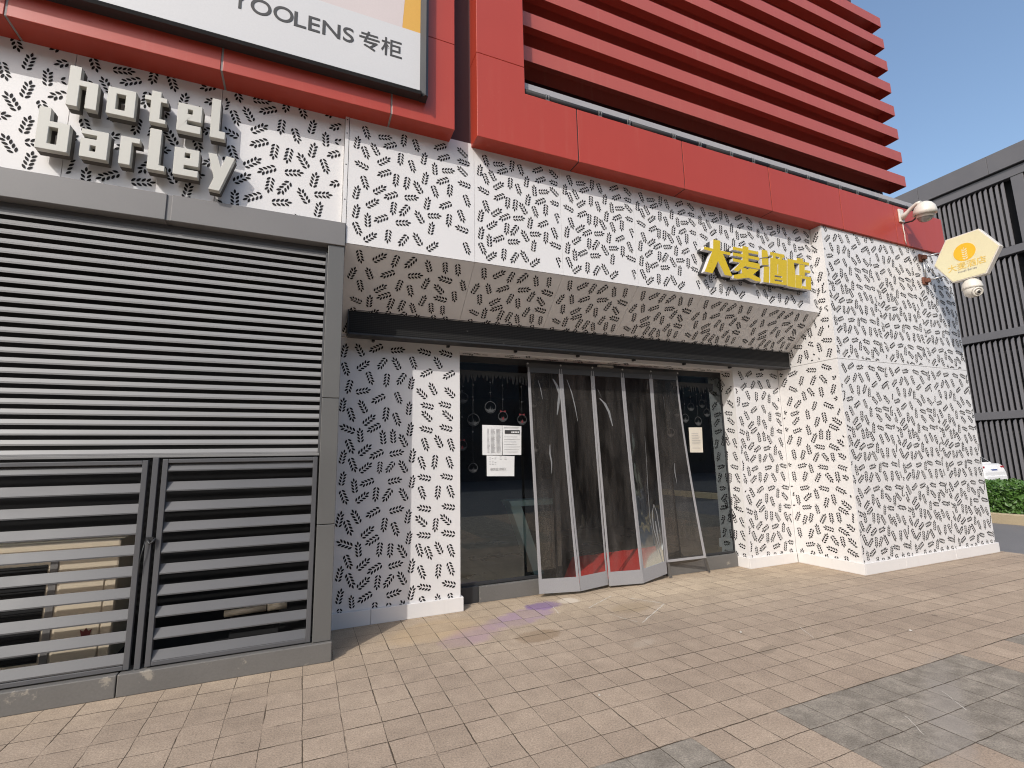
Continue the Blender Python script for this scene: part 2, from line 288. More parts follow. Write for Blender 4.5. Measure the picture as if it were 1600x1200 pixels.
def glass_mat(name, tint, dirt_col, dirt_amt, rough=0.0, ior=1.5, streak=(1, 1, 1), boost=0.0):
    m, nt, out = new_mat(name)
    tr = N(nt, "ShaderNodeBsdfTransparent")
    tr.inputs['Color'].default_value = tint + (1,)
    df = N(nt, "ShaderNodeBsdfDiffuse")
    df.inputs['Color'].default_value = dirt_col + (1,)
    gl = N(nt, "ShaderNodeBsdfGlossy")
    gl.inputs['Roughness'].default_value = rough
    gl.inputs['Color'].default_value = (0.84, 0.95, 1.0, 1)
    tc = N(nt, "ShaderNodeTexCoord")
    mp = N(nt, "ShaderNodeMapping")
    mp.inputs['Scale'].default_value = streak
    nt.links.new(tc.outputs['Object'], mp.inputs['Vector'])
    f1 = noise(nt, mp.outputs['Vector'], 3.0, 6.0, 0.65)
    f = math_node(nt, 'MULTIPLY', ramp(nt, f1, 0.2, 0.85), dirt_amt)
    m1 = N(nt, "ShaderNodeMixShader")
    nt.links.new(f, m1.inputs[0])
    nt.links.new(tr.outputs[0], m1.inputs[1])
    nt.links.new(df.outputs[0], m1.inputs[2])
    fr = N(nt, "ShaderNodeFresnel")
    fr.inputs['IOR'].default_value = ior
    ff = math_node(nt, 'ADD', fr.outputs[0], boost, clamp=True)
    m2 = N(nt, "ShaderNodeMixShader")
    nt.links.new(ff, m2.inputs[0])
    nt.links.new(m1.outputs[0], m2.inputs[1])
    nt.links.new(gl.outputs[0], m2.inputs[2])
    nt.links.new(m2.outputs[0], out.inputs['Surface'])
    return m, nt, gl
M['glass'], _nt, _gl = glass_mat('shop_glass', (0.66, 0.72, 0.71), (0.20, 0.20, 0.20), 0.02, 0.0, 1.55, boost=0.12)
M['pvc'], _nt, _gl = glass_mat('dusty_clear_pvc', (0.80, 0.75, 0.71), (0.25, 0.225, 0.205), 0.20, 0.05, 1.30, (2.0, 2.0, 0.35))
_tc = N(_nt, "ShaderNodeTexCoord")
_bp = N(_nt, "ShaderNodeBump")
_bp.inputs['Strength'].default_value = 0.6
_bp.inputs['Distance'].default_value = 0.03
_mp = N(_nt, "ShaderNodeMapping")
_mp.inputs['Scale'].default_value = (1.0, 1.0, 0.35)
_nt.links.new(_tc.outputs['Object'], _mp.inputs['Vector'])
_nt.links.new(noise(_nt, _mp.outputs['Vector'], 5.5, 2.0), _bp.inputs['Height'])
_nt.links.new(_bp.outputs['Normal'], _gl.inputs['Normal'])
M['dome_glass'] = mat('camera_dome_glass', (0.30, 0.29, 0.27), 0.12, metal=0.3, var=0.4, vscale=18.0)

def shutter_mat():
    m, nt, out = new_mat('black_ribbed_shutter')
    bs = N(nt, "ShaderNodeBsdfPrincipled")
    tc = N(nt, "ShaderNodeTexCoord")
    sep = N(nt, "ShaderNodeSeparateXYZ")
    nt.links.new(tc.outputs['Object'], sep.inputs[0])
    w = math_node(nt, 'SINE', math_node(nt, 'MULTIPLY', sep.outputs[2], 2 * math.pi / 0.0185))
    w2 = math_node(nt, 'SINE', math_node(nt, 'MULTIPLY', sep.outputs[0], 2 * math.pi / 0.02))
    g = math_node(nt, 'ADD', math_node(nt, 'MULTIPLY', ramp(nt, w, -0.3, 0.6), 0.55), 0.45)
    g = math_node(nt, 'MULTIPLY', g, math_node(nt, 'ADD', math_node(nt, 'MULTIPLY', w2, 0.12), 0.9))
    d = noise(nt, tc.outputs['Object'], 2.2, 6.0, 0.7)
    c = mix_col(nt, g, (0.006, 0.006, 0.006), (0.030, 0.029, 0.028))
    sp = noise(nt, tc.outputs['Object'], 16.0, 4.0, 0.6)
    c = mix_col(nt, math_node(nt, 'MULTIPLY', ramp(nt, sp, 0.68, 0.76), 0.6), c, (0.16, 0.15, 0.14))
    nt.links.new(c, bs.inputs['Base Color'])
    bs.inputs['Roughness'].default_value = 0.7
    bs.inputs['Specular IOR Level'].default_value = 0.12
    nt.links.new(bs.outputs[0], out.inputs['Surface'])
    return m
M['shutter'] = shutter_mat()

def pavement_mat():
    m, nt, out = new_mat('tan_square_pavers')
    bs = N(nt, "ShaderNodeBsdfPrincipled")
    tc = N(nt, "ShaderNodeTexCoord")
    vec = tc.outputs['Object']
    sep = N(nt, "ShaderNodeSeparateXYZ")
    wob = noise(nt, vec, 2.3, 3.0)
    nt.links.new(vec, sep.inputs[0])
    X, Y = sep.outputs[0], sep.outputs[1]
    wb = math_node(nt, 'ADD', math_node(nt, 'MULTIPLY', math_node(nt, 'SUBTRACT', wob, 0.5), 0.022),
                   math_node(nt, 'MULTIPLY', math_node(nt, 'SUBTRACT', noise(nt, vec, 26.0, 4.0, 0.7), 0.5), 0.009))
    u = math_node(nt, 'DIVIDE', math_node(nt, 'ADD', math_node(nt, 'SUBTRACT', X, 0.061), wb), 0.2215)
    v = math_node(nt, 'DIVIDE', math_node(nt, 'ADD', math_node(nt, 'SUBTRACT', Y, 3.04), wb), 0.2275)
    iu, iv = math_node(nt, 'FLOOR', u), math_node(nt, 'FLOOR', v)
    fu, fv = math_node(nt, 'FRACT', u), math_node(nt, 'FRACT', v)
    du = math_node(nt, 'MINIMUM', fu, math_node(nt, 'SUBTRACT', 1.0, fu))
    dv = math_node(nt, 'MINIMUM', fv, math_node(nt, 'SUBTRACT', 1.0, fv))
    # joint widths wander from joint to joint
    cu = N(nt, "ShaderNodeCombineXYZ")
    nt.links.new(math_node(nt, 'ROUND', u), cu.inputs[0]); nt.links.new(iv, cu.inputs[1])
    wn1 = N(nt, "ShaderNodeTexWhiteNoise", noise_dimensions='2D'); nt.links.new(cu.outputs[0], wn1.inputs['Vector'])
    cv = N(nt, "ShaderNodeCombineXYZ")
    nt.links.new(math_node(nt, 'ROUND', v), cv.inputs[0])
    wn2 = N(nt, "ShaderNodeTexWhiteNoise", noise_dimensions='2D'); nt.links.new(cv.outputs[0], wn2.inputs['Vector'])
    ju = math_node(nt, 'ADD', math_node(nt, 'MULTIPLY', math_node(nt, 'POWER', wn1.outputs[0], 2.0), 0.016), 0.009)
    jv = math_node(nt, 'ADD', math_node(nt, 'MULTIPLY', math_node(nt, 'POWER', wn2.outputs[0], 2.0), 0.015), 0.012)
    au = math_node(nt, 'SUBTRACT', 1.0, math_node(nt, 'DIVIDE', du, ju), clamp=True)
    av = math_node(nt, 'SUBTRACT', 1.0, math_node(nt, 'DIVIDE', dv, jv), clamp=True)
    joint = math_node(nt, 'MAXIMUM', au, av)
    joint = ramp(nt, joint, 0.05, 0.55)
    gap = noise(nt, vec, 5.0, 4.0)
    joint = math_node(nt, 'MULTIPLY', joint, ramp(nt, gap, 0.25, 0.55))
    # per paver tone
    cc = N(nt, "ShaderNodeCombineXYZ")
    nt.links.new(iu, cc.inputs[0]); nt.links.new(iv, cc.inputs[1])
    wt = N(nt, "ShaderNodeTexWhiteNoise", noise_dimensions='2D'); nt.links.new(cc.outputs[0], wt.inputs['Vector'])
    tone = math_node(nt, 'ADD', math_node(nt, 'MULTIPLY', wt.outputs[0], 0.13), 0.935)
    big = noise(nt, vec, 0.8, 5.0)
    mid = noise(nt, vec, 7.0, 6.0, 0.7)
    grain = noise(nt, vec, 95.0, 5.0, 0.9)
    tan_c = mix_col(nt, ramp(nt, big, 0.35, 0.65), (0.312, 0.243, 0.184), (0.362, 0.284, 0.214))
    # pale dusty band that builds up along the foot of the walls
    dw = N(nt, "ShaderNodeMapRange"); dw.inputs['From Min'].default_value = 4.1; dw.inputs['From Max'].default_value = 5.0
    nt.links.new(math_node(nt, 'ADD', Y, math_node(nt, 'MULTIPLY', mid, 0.5)), dw.inputs['Value'])
    tan_c = mix_col(nt, math_node(nt, 'MULTIPLY', dw.outputs[0], 0.55), tan_c, (0.43, 0.338, 0.235))
    # charcoal paver fields
    um = math_node(nt, 'SUBTRACT', iu, math_node(nt, 'MULTIPLY', math_node(nt, 'FLOOR', math_node(nt, 'DIVIDE', iu, 12.0)), 12.0))
    d1 = math_node(nt, 'LESS_THAN', um, 8.5)
    d2 = math_node(nt, 'LESS_THAN', iv, -3.5)
    d3 = math_node(nt, 'LESS_THAN', um, 2.5)
    d4 = math_node(nt, 'LESS_THAN', iv, -6.5)
    inset = math_node(nt, 'MULTIPLY', d3, d4)
    darkm = math_node(nt, 'MULTIPLY', math_node(nt, 'MULTIPLY', d1, d2), math_node(nt, 'SUBTRACT', 1.0, inset))
    darkc = mix_col(nt, ramp(nt, mid, 0.35, 0.7), (0.215, 0.188, 0.154), (0.285, 0.250, 0.205))
    c = mix_col(nt, darkm, tan_c, darkc)
    g2 = math_node(nt, 'ADD', math_node(nt, 'MULTIPLY', math_node(nt, 'SUBTRACT', grain, 0.5), 2.8), 1.0)
    g3 = math_node(nt, 'ADD', math_node(nt, 'MULTIPLY', math_node(nt, 'SUBTRACT', mid, 0.5), 0.60), 1.0)
    k = math_node(nt, 'MULTIPLY', math_node(nt, 'MULTIPLY', tone, g2), g3)
    vm = N(nt, "ShaderNodeVectorMath", operation='SCALE')
    nt.links.new(c, vm.inputs[0]); nt.links.new(k, vm.inputs['Scale'])
    c = vm.outputs[0]
    # stains with their own outlines (spilled colour, spilled oil)
    def stain(cx, cy, rx, ry, ang, col, amt, edge=0.5, sc_=6.0):
        ca, sa = math.cos(ang), math.sin(ang)
        x = math_node(nt, 'SUBTRACT', X, cx); y = math_node(nt, 'SUBTRACT', Y, cy)
        a = math_node(nt, 'DIVIDE', math_node(nt, 'ADD', math_node(nt, 'MULTIPLY', x, ca), math_node(nt, 'MULTIPLY', y, sa)), rx)
        b = math_node(nt, 'DIVIDE', math_node(nt, 'SUBTRACT', math_node(nt, 'MULTIPLY', y, ca), math_node(nt, 'MULTIPLY', x, sa)), ry)
        r = math_node(nt, 'ADD', math_node(nt, 'MULTIPLY', a, a), math_node(nt, 'MULTIPLY', b, b))
        r = math_node(nt, 'ADD', r, math_node(nt, 'MULTIPLY', math_node(nt, 'SUBTRACT', noise(nt, vec, sc_ * 1.5, 7.0, 0.75), 0.5), 2.6))
        f = math_node(nt, 'SUBTRACT', 1.0, ramp(nt, r, 1.0 - edge, 1.0 + edge))
        f = math_node(nt, 'MULTIPLY', f, math_node(nt, 'ADD', math_node(nt, 'MULTIPLY', wt.outputs[0], 0.65), 0.45, clamp=True))
        return math_node(nt, 'MULTIPLY', f, amt), col
    for s in (stain(2.42, 4.93, 0.20, 0.12, 0.1, (0.15, 0.085, 0.235), 0.9, 0.6),
              stain(2.05, 4.68, 0.42, 0.18, 0.35, (0.30, 0.20, 0.31), 0.65, 0.6),
              stain(1.45, 4.42, 0.32, 0.18, 0.5, (0.33, 0.22, 0.27), 0.60, 0.6),
              stain(2.75, 4.97, 0.12, 0.10, 0.0, (0.60, 0.53, 0.45), 0.6, 0.5),
              stain(1.98, 4.15, 0.22, 0.13, 0.1, (0.22, 0.15, 0.09), 0.65, 0.35, 9.0),
              stain(3.22, 4.45, 0.25, 0.14, 0.2, (0.27, 0.20, 0.12), 0.55, 0.6),
              stain(3.5, 3.05, 0.14, 0.05, 0.3, (0.20, 0.16, 0.12), 0.5, 0.6, 14.0),
              stain(4.35, 3.0, 0.09, 0.07, 0.3, (0.24, 0.19, 0.14), 0.5, 0.5),
              stain(2.7, 3.6, 0.13, 0.06, 0.3, (0.50, 0.43, 0.35), 0.5, 0.6, 14.0),
              stain(1.2, 4.7, 0.45, 0.25, 0.2, (0.48, 0.34, 0.19), 0.45, 0.7),
              stain(3.6, 1.9, 1.0, 0.10, 0.5, (0.30, 0.27, 0.24), 0.5, 0.8)):
        c = mix_col(nt, s[0], c, s[1])
    c = mix_col(nt, math_node(nt, 'MULTIPLY', joint, 0.97), c, (0.07, 0.052, 0.036))
    # small dark gum marks and pale specks
    gum = noise(nt, vec, 9.0, 1.0, 0.3)
    c = mix_col(nt, math_node(nt, 'MULTIPLY', ramp(nt, gum, 0.80, 0.83), 0.6), c, (0.13, 0.10, 0.08))
    speck = noise(nt, vec, 48.0, 1.0, 0.3)
    c = mix_col(nt, math_node(nt, 'MULTIPLY', ramp(nt, speck, 0.83, 0.86), 0.5), c, (0.62, 0.58, 0.52))
    nt.links.new(c, bs.inputs['Base Color'])
    bs.inputs['Roughness'].default_value = 0.82
    bs.inputs['Specular IOR Level'].default_value = 0.15
    h = math_node(nt, 'SUBTRACT', math_node(nt, 'ADD', math_node(nt, 'MULTIPLY', grain, 0.25), math_node(nt, 'MULTIPLY', mid, 0.12)), joint)
    h = math_node(nt, 'ADD', h, math_node(nt, 'MULTIPLY', wt.outputs[0], 0.18))
    bp = N(nt, "ShaderNodeBump")
    bp.inputs['Strength'].default_value = 0.55
    bp.inputs['Distance'].default_value = 0.006
    nt.links.new(h, bp.inputs['Height'])
    nt.links.new(bp.outputs['Normal'], bs.inputs['Normal'])
    nt.links.new(bs.outputs['BSDF'], out.inputs['Surface'])
    return m
M['paving'] = pavement_mat()

# ------------------------------------------------------------------ mesh helpers
class MB:
    def __init__(self):
        self.v, self.f, self.mi, self.sm = [], [], [], []
    def face(self, pts, mi=0, smooth=False):
        b = len(self.v)
        self.v += [tuple(p) for p in pts]
        self.f.append(list(range(b, b + len(pts))))
        self.mi.append(mi); self.sm.append(smooth)
    def grid(self, rows, mi=0, smooth=False, closed=False):
        b = len(self.v)
        n = len(rows[0])
        for r in rows:
            self.v += [tuple(p) for p in r]
        for i in range(len(rows) - 1):
            for j in range(n if closed else n - 1):
                j2 = (j + 1) % n
                self.f.append([b + i * n + j, b + i * n + j2, b + (i + 1) * n + j2, b + (i + 1) * n + j])
                self.mi.append(mi); self.sm.append(smooth)
    def box(self, x0, x1, y0, y1, z0, z1, mi=0):
        b = len(self.v)
        self.v += [(x, y, z) for z in (z0, z1) for y in (y0, y1) for x in (x0, x1)]
        for q in ((0, 2, 3, 1), (4, 5, 7, 6), (0, 1, 5, 4), (2, 6, 7, 3), (0, 4, 6, 2), (1, 3, 7, 5)):
            self.f.append([b + i for i in q]); self.mi.append(mi); self.sm.append(False)
    def hexa(self, p, mi=0):
        """8 corners, ordered like box()"""
        b = len(self.v)
        self.v += [tuple(q) for q in p]
        for q in ((0, 2, 3, 1), (4, 5, 7, 6), (0, 1, 5, 4), (2, 6, 7, 3), (0, 4, 6, 2), (1, 3, 7, 5)):
            self.f.append([b + i for i in q]); self.mi.append(mi); self.sm.append(False)
    def prism(self, poly, axis, a0, a1, mi=0, mi_side=None):
        """convex or simple polygon (2D) extruded along axis 'x' or 'y' or 'z'"""
        def P(p, a):
            return {'x': (a, p[0], p[1]), 'y': (p[0], a, p[1]), 'z': (p[0], p[1], a)}[axis]
        n = len(poly)
        self.face([P(p, a0) for p in poly], mi)
        self.face([P(p, a1) for p in reversed(poly)], mi)
        for i in range(n):
            p, q = poly[i], poly[(i + 1) % n]
            self.face([P(p, a0), P(p, a1), P(q, a1), P(q, a0)], mi if mi_side is None else mi_side)
    def tube(self, pts, r, seg=10, mi=0, cap=True):
        pts = [Vector(p) for p in pts]
        rs = r if isinstance(r, (list, tuple)) else [r] * len(pts)
        rows = []
        for i, p in enumerate(pts):
            d = (pts[min(i + 1, len(pts) - 1)] - pts[max(i - 1, 0)]).normalized()
            a = d.orthogonal().normalized() if i == 0 else (a - d * a.dot(d)).normalized()
            b2 = d.cross(a)
            rows.append([p + (a * math.cos(t) + b2 * math.sin(t)) * rs[i] for t in [2 * math.pi * k / seg for k in range(seg)]])
        self.grid(rows, mi, True, True)
        if cap:
            self.face(list(reversed(rows[0])), mi); self.face(rows[-1], mi)
    def lathe(self, prof, origin, axis=(0, 0, 1), seg=24, mi=0):
        """prof: (radius, height) pairs along axis"""
        ax = Vector(axis).normalized(); a = ax.orthogonal().normalized(); b2 = ax.cross(a); o = Vector(origin)
        rows = [[o + ax * h + (a * math.cos(t) + b2 * math.sin(t)) * max(r, 1e-4) for t in [2 * math.pi * k / seg for k in range(seg)]] for r, h in prof]
        self.grid(rows, mi, True, True)
    def obj(self, name, mats, parent=None, bevel=0.0, segs=2, fixn=True):
        me = bpy.data.meshes.new(name)
        me.from_pydata(self.v, [], self.f)
        for m_ in (mats if isinstance(mats, (list, tuple)) else [mats]):
            me.materials.append(m_)
        me.polygons.foreach_set('material_index', self.mi)
        me.polygons.foreach_set('use_smooth', self.sm)
        if fixn:
            bm = bmesh.new(); bm.from_mesh(me)
            bmesh.ops.remove_doubles(bm, verts=bm.verts, dist=1e-5)
            bmesh.ops.recalc_face_normals(bm, faces=bm.faces)
            bm.to_mesh(me); bm.free()
        me.update()
        o = bpy.data.objects.new(name, me)
        COL.objects.link(o)
        if parent is not None:
            attach(o, parent)
        if bevel > 0:
            b = o.modifiers.new('bevel', 'BEVEL')
            b.width = bevel; b.segments = segs; b.limit_method = 'ANGLE'; b.angle_limit = math.radians(41)
            b.harden_normals = False
        return o

def world_loc(o):
    p = Vector((0, 0, 0))
    while o is not None:
        p += o.location
        o = o.parent
    return p

def attach(o, parent):
    """parent o, keeping it where it stands (no rotation on parents here)"""
    w = Vector(o.location)
    o.parent = parent
    o.location = w - world_loc(parent)

def thing(name, label, cat, loc=(0, 0, 0), group=None):
    o = bpy.data.objects.new(name, None)
    o.empty_display_size = 0.2
    o.location = loc
    COL.objects.link(o)
    return tag(o, label, cat, group)

def tag(o, label, cat, group=None):
    o['label'] = label; o['category'] = cat
    if group:
        o['group'] = group
    return o

def struct(o, label=None):
    o['kind'] = 'structure'
    if label:
        o['label'] = label
    return o

def bx(name, m, parent, x0, x1, y0, y1, z0, z1, bevel=0.003):
    b = MB(); b.box(x0, x1, y0, y1, z0, z1)
    return b.obj(name, m, parent, bevel)

def shape_xz(name, loops, y_front, depth, mats, parent, bevel=0.0, side_mat=False):
    """outline with holes in the XZ plane, front face at y_front, going back by depth"""
    cu = bpy.data.curves.new(name, 'CURVE')
    cu.dimensions = '2D'; cu.fill_mode = 'BOTH'
    cu.extrude = depth / 2.0
    for lp in loops:
        sp = cu.splines.new('POLY')
        sp.points.add(len(lp) - 1)
        for i, p in enumerate(lp):
            sp.points[i].co = (p[0], p[1], 0, 1)
        sp.use_cyclic_u = True
    tmp = bpy.data.objects.new('tmp', cu)
    COL.objects.link(tmp)
    dg = bpy.context.evaluated_depsgraph_get()
    me = bpy.data.meshes.new_from_object(tmp.evaluated_get(dg))
    bpy.data.objects.remove(tmp); bpy.data.curves.remove(cu)
    me.name = name
    for v in me.vertices:
        x, z, d = v.co
        v.co = (x, y_front + depth / 2.0 - d, z)
    me.materials.clear()
    for m_ in (mats if isinstance(mats, (list, tuple)) else [mats]):
        me.materials.append(m_)
    bm = bmesh.new(); bm.from_mesh(me)
    bmesh.ops.remove_doubles(bm, verts=bm.verts, dist=1e-5)
    bmesh.ops.recalc_face_normals(bm, faces=bm.faces)
    for f in bm.faces:
        f.smooth = False
        f.material_index = 1 if (side_mat and abs(f.normal.y) < 0.5) else 0
    bm.to_mesh(me); bm.free()
    o = bpy.data.objects.new(name, me)
    COL.objects.link(o)
    if parent is not None:
        attach(o, parent)
    return o

def text_mesh(name, body, size, mtx, m, parent, extrude=0.001, align='LEFT', bold=0.0, xs=1.0):
    cu = bpy.data.curves.new(name, 'FONT')
    cu.body = body; cu.size = size; cu.extrude = extrude; cu.offset = bold
    cu.align_x = align; cu.align_y = 'BOTTOM_BASELINE'
    tmp = bpy.data.objects.new('tmp', cu); COL.objects.link(tmp)
    dg = bpy.context.evaluated_depsgraph_get()
    me = bpy.data.meshes.new_from_object(tmp.evaluated_get(dg))
    bpy.data.objects.remove(tmp); bpy.data.curves.remove(cu)
    me.name = name
    me.transform(mtx @ Matrix.Diagonal((xs, 1, 1, 1)))
    me.materials.clear(); me.materials.append(m)
    o = bpy.data.objects.new(name, me); COL.objects.link(o)
    if parent is not None:
        attach(o, parent)
    return o

def face_front(x, y, z):        # text plane facing -Y
    return Matrix.Translation((x, y, z)) @ Matrix(((1, 0, 0, 0), (0, 0, -1, 0), (0, 1, 0, 0), (0, 0, 0, 1)))

def face_left(x, y, z):         # text plane facing -X, reading towards -Y
    return Matrix.Translation((x, y, z)) @ Matrix(((0, 0, -1, 0), (-1, 0, 0, 0), (0, 1, 0, 0), (0, 0, 0, 1)))

# ------------------------------------------------------------------ wheat-ear print
def leaflets(tip, base):
    """outlines (u,v) of one ear: four pairs of leaflets and a tip leaflet"""
    t, b = Vector(tip), Vector(base)
    d = t - b
    L = d.length
    d.normalize()
    s = Vector((-d.y, d.x))
    out = []
    ll, lw = 0.262 * L, 0.060 * L
    def leaf(c, ang):
        a = d * math.cos(ang) + s * math.sin(ang)
        w = Vector((-a.y, a.x))
        prof = ((-0.5, 0.0), (-0.30, 0.72), (0.0, 1.0), (0.28, 0.72), (0.5, 0.0), (0.28, -0.72), (0.0, -1.0), (-0.30, -0.72))
        return [c + a * (p * ll) + w * (q * lw) for p, q in prof]
    for k in range(4):
        pos = b + d * (L * (0.12 + 0.205 * k))
        for sg in (1, -1):
            out.append(leaf(pos + s * (sg * 0.118 * L), sg * math.radians(40)))
    out.append(leaf(b + d * (L * 0.88), 0.0))
    return out

def print_ears(mb, ears, to3d, clip, mi=1, clear=0.0):
    u0, u1, v0, v1 = clip
    placed = []
    for (a, b, c, d) in ears:
        mx, my = (a + c) / 2, (b + d) / 2
        if clear and any(math.hypot(mx - p, my - q) < clear for p, q in placed):
            continue
        placed.append((mx, my))
        for poly in leaflets((a, b), (c, d)):
            if all(u0 < p.x < u1 and v0 < p.y < v1 for p in poly):
                mb.face([to3d(p.x, p.y) for p in poly], mi)

def wall_panel(parent, ears, x0, x1, z0, z1, y, thick=0.02, off=(0.0, 0.0), name='white_panel', margin=0.02, clear=0.058):
    """cladding panel facing -Y; ears are given in (x, z) and moved by off"""
    mb = MB()
    mb.box(x0, x1, y, y + thick, z0, z1, 0)
    mv = [(a + off[0], b + off[1], c + off[0], d + off[1]) for a, b, c, d in ears]
    print_ears(mb, mv, lambda u, v: (u, y - 0.0025, v), (x0 + margin, x1 - margin, z0 + margin, z1 - margin), clear=clear)
    return mb.obj(name, [M['white'], M['leaf_print']], parent, 0.0, fixn=False)

def side_panel(parent, ears, y0, y1, z0, z1, x, thick=0.02, off=(0.0, 0.0), name='white_panel', margin=0.015):
    """cladding panel facing -X; u runs towards -Y"""
    mb = MB()
    mb.box(x, x + thick, y0, y1, z0, z1, 0)
    mv = [(a + off[0], b + off[1], c + off[0], d + off[1]) for a, b, c, d in ears]
    print_ears(mb, mv, lambda u, v: (x - 0.0025, y1 - u, v), (margin, y1 - y0 - margin, z0 + margin, z1 - margin), clear=0.07)
    return mb.obj(name, [M['white'], M['leaf_print']], parent, 0.0, fixn=False)

# ================================================================== GROUND
mb = MB()
mb.face([(-30, -2.5, 0), (10.0, -2.5, 0), (10.0, 7.5, 0), (-30, 7.5, 0)])
PAVE = struct(mb.obj('pavement', M['paving']), 'tan square pavers with charcoal paver fields')
mb = MB(); mb.box(10.0, 13.75, -2.5, 30, -0.4, -0.008)
struct(mb.obj('road', M['road']))
mb = MB(); mb.box(-60, 60, -23.9, -2.504, -0.4, -0.009)
struct(mb.obj('road', M['street']))  # unseen dark street, added to lower the light bounced off the ground
mb = MB(); mb.face([(-700, -700, -0.06), (700, -700, -0.06), (700, 700, -0.06), (-700, 700, -0.06)])
struct(mb.obj('ground', M['lot']))

# ================================================================== HOTEL BUILDING
H = thing('hotel_building', 'hotel front with white wheat ear panels, red cladding and glass entrance', 'building', (3.3, 4.4, 0))
# --- structural mass behind the cladding
mb = MB()
mb.box(-5.0, 9.3, 4.80, 13.0, 5.2, 13.0)
mb.box(-5.0, 9.8, 4.50, 13.0, 3.70, 5.2)
mb.box(0.20, 6.70, 5.20, 13.0, 3.00, 3.70)
mb.box(6.74, 9.84, 4.28, 13.0, 0.0, 3.70)
mb.obj('core_wall', M['red_dark'], H)
bx('side_wall', M['grey_base'], H, 0.19, 0.262, 4.47, 5.40, 0.0, 3.50, 0)
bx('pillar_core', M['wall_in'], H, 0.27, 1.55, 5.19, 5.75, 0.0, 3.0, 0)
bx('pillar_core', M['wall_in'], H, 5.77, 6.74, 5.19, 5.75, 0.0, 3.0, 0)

# --- upper white panels over the louvres
JL = [-4.0, -2.79, -1.788, -0.785, 0.228]
for i in range(4):
    ears = [(1.1 * a - 0.02, 1.1 * b - 0.04, 1.1 * c - 0.02, 1.1 * d - 0.04) for a, b, c, d in EARS_FASCIA]
    wall_panel(H, ears, JL[i] + 0.002, JL[i + 1] - 0.002, 3.60, 4.83, 4.44, off=(JL[i], 3.53 + 0.03 * (i % 2)))
mb = MB()
mb.box(0.230, 0.262, 4.395, 4.46, 3.52, 4.79)
for z in (3.60, 3.95, 4.30, 4.62, 4.76):
    mb.lathe([(0.006, 0), (0.006, 0.002), (0, 0.003)], (0.246, 4.395, z), (0, -1, 0), 8, 1)
mb.obj('edge_trim', [M['white'], M['ink']], H)
# --- fascia over the entrance
JF = [0.266, 1.505, 2.520, 3.522, 4.500, 5.528, 6.676]
for i in range(6):
    s = JF[i + 1] - JF[i]
    k = min(1.0, s / 1.205)
    ears = []
    for a, b, c, d in EARS_FASCIA:
        m0 = (a + c) / 2
        ears.append((m0 * k + a - m0, b, m0 * k + c - m0, d))
    wall_panel(H, ears, JF[i] + 0.0015, JF[i + 1] - 0.0015, 3.53, 4.83, 4.40, off=(JF[i] + 0.034 * k, 3.53), margin=0.012)
# --- sloping soffit
SY0, SZ0, SY1, SZ1 = 4.402, 3.528, 5.16, 2.86
SL = math.hypot(SY1 - SY0, SZ1 - SZ0)
sdy, sdz = (SY1 - SY0) / SL, (SZ1 - SZ0) / SL
sny, snz = sdz, -sdy                                   # normal towards the street and down
for i in range(6):
    x0, x1 = JF[i] + 0.0015, JF[i + 1] - 0.0015
    mb = MB()
    def S(x, s, o): return (x, SY0 + sdy * s + sny * o, SZ0 + sdz * s + snz * o)
    mb.hexa([S(x0, 0.005, 0), S(x1, 0.005, 0), S(x0, 0.005, -0.02), S(x1, 0.005, -0.02),
             S(x0, SL, 0), S(x1, SL, 0), S(x0, SL, -0.02), S(x1, SL, -0.02)])
    k = (x1 - x0) / 1.0
    sh = []
    for rep in (0, 1):
        for a, b, c, d in EARS_SOFFIT:
            m0 = (a + c) / 2
            dd = -0.62 * rep
            sh.append((m0 * min(k, 1.1) + a - m0 + 0.02, b + dd, m0 * min(k, 1.1) + c - m0 + 0.02, d + dd))
        if i == 0:
            sh += [(a + 0.98, b + dd, c + 0.98, d + dd) for a, b, c, d in EARS_SOFFIT if (a + c) / 2 < 0.2]
    print_ears(mb, sh, lambda u, v: S(u + x0, -v, 0.003), (0.01, x1 - x0 - 0.01, -SL + 0.01, -0.015), clear=0.088)
    mb.obj('soffit_panel', [M['white'], M['leaf_print']], H)
# --- white band and lintel over the entrance
bx('lintel_band', M['white'], H, 0.27, 6.675, 5.150, 5.19, 2.845, 2.90, 0.002)
mb = MB(); mb.box(1.555, 5.755, 5.157, 5.42, 2.785, 2.84)
le = []
x = 1.65; q = 0
while x < 5.65:
    le.append((x + 0.11 * math.cos(q), 0.13 + 0.085 * math.sin(q * 1.7) + 0.05 * math.sin(q), x, 0.13)); x += 0.105; q += 1.3
print_ears(mb, le, lambda u, v: (u, 5.157 + v, 2.7825), (1.56, 5.75, 0.01, 0.23))
mb.obj('entrance_lintel', [M['white'], M['leaf_print']], H)
for x in (0.62, 1.43, 2.25, 3.1, 3.95, 4.8, 5.65, 6.3):
    bx('bracket', M['black_metal'], H, x - 0.014, x + 0.014, 5.10, 5.149, 2.80, 2.845, 0.002)
# --- pillars beside the entrance
wall_panel(H, EARS_WALL, 0.270, 1.572, 0.10, 2.840, 5.16, off=(0.29, 0))
wall_panel(H, EARS_WALL, 5.735, 6.676, 0.10, 2.840, 5.16, off=(5.69, 0))
mb = MB()
mb.box(1.5725, 1.575, 5.16, 5.43, 0.10, 2.784)
mb.obj('jamb_panel', M['white'], H)
retn = [(a - 0.98, b, c - 0.98, d) for a, b, c, d in EARS_WALL] + [(a - 0.62, b + 0.07, c - 0.62, d + 0.07) for a, b, c, d in EARS_WALL if 0.63 < (a + c) / 2 < 0.75]
side_panel(H, retn, 5.182, 5.43, 0.10, 2.784, 5.735, thick=0.015, name='jamb_panel', margin=0.004)
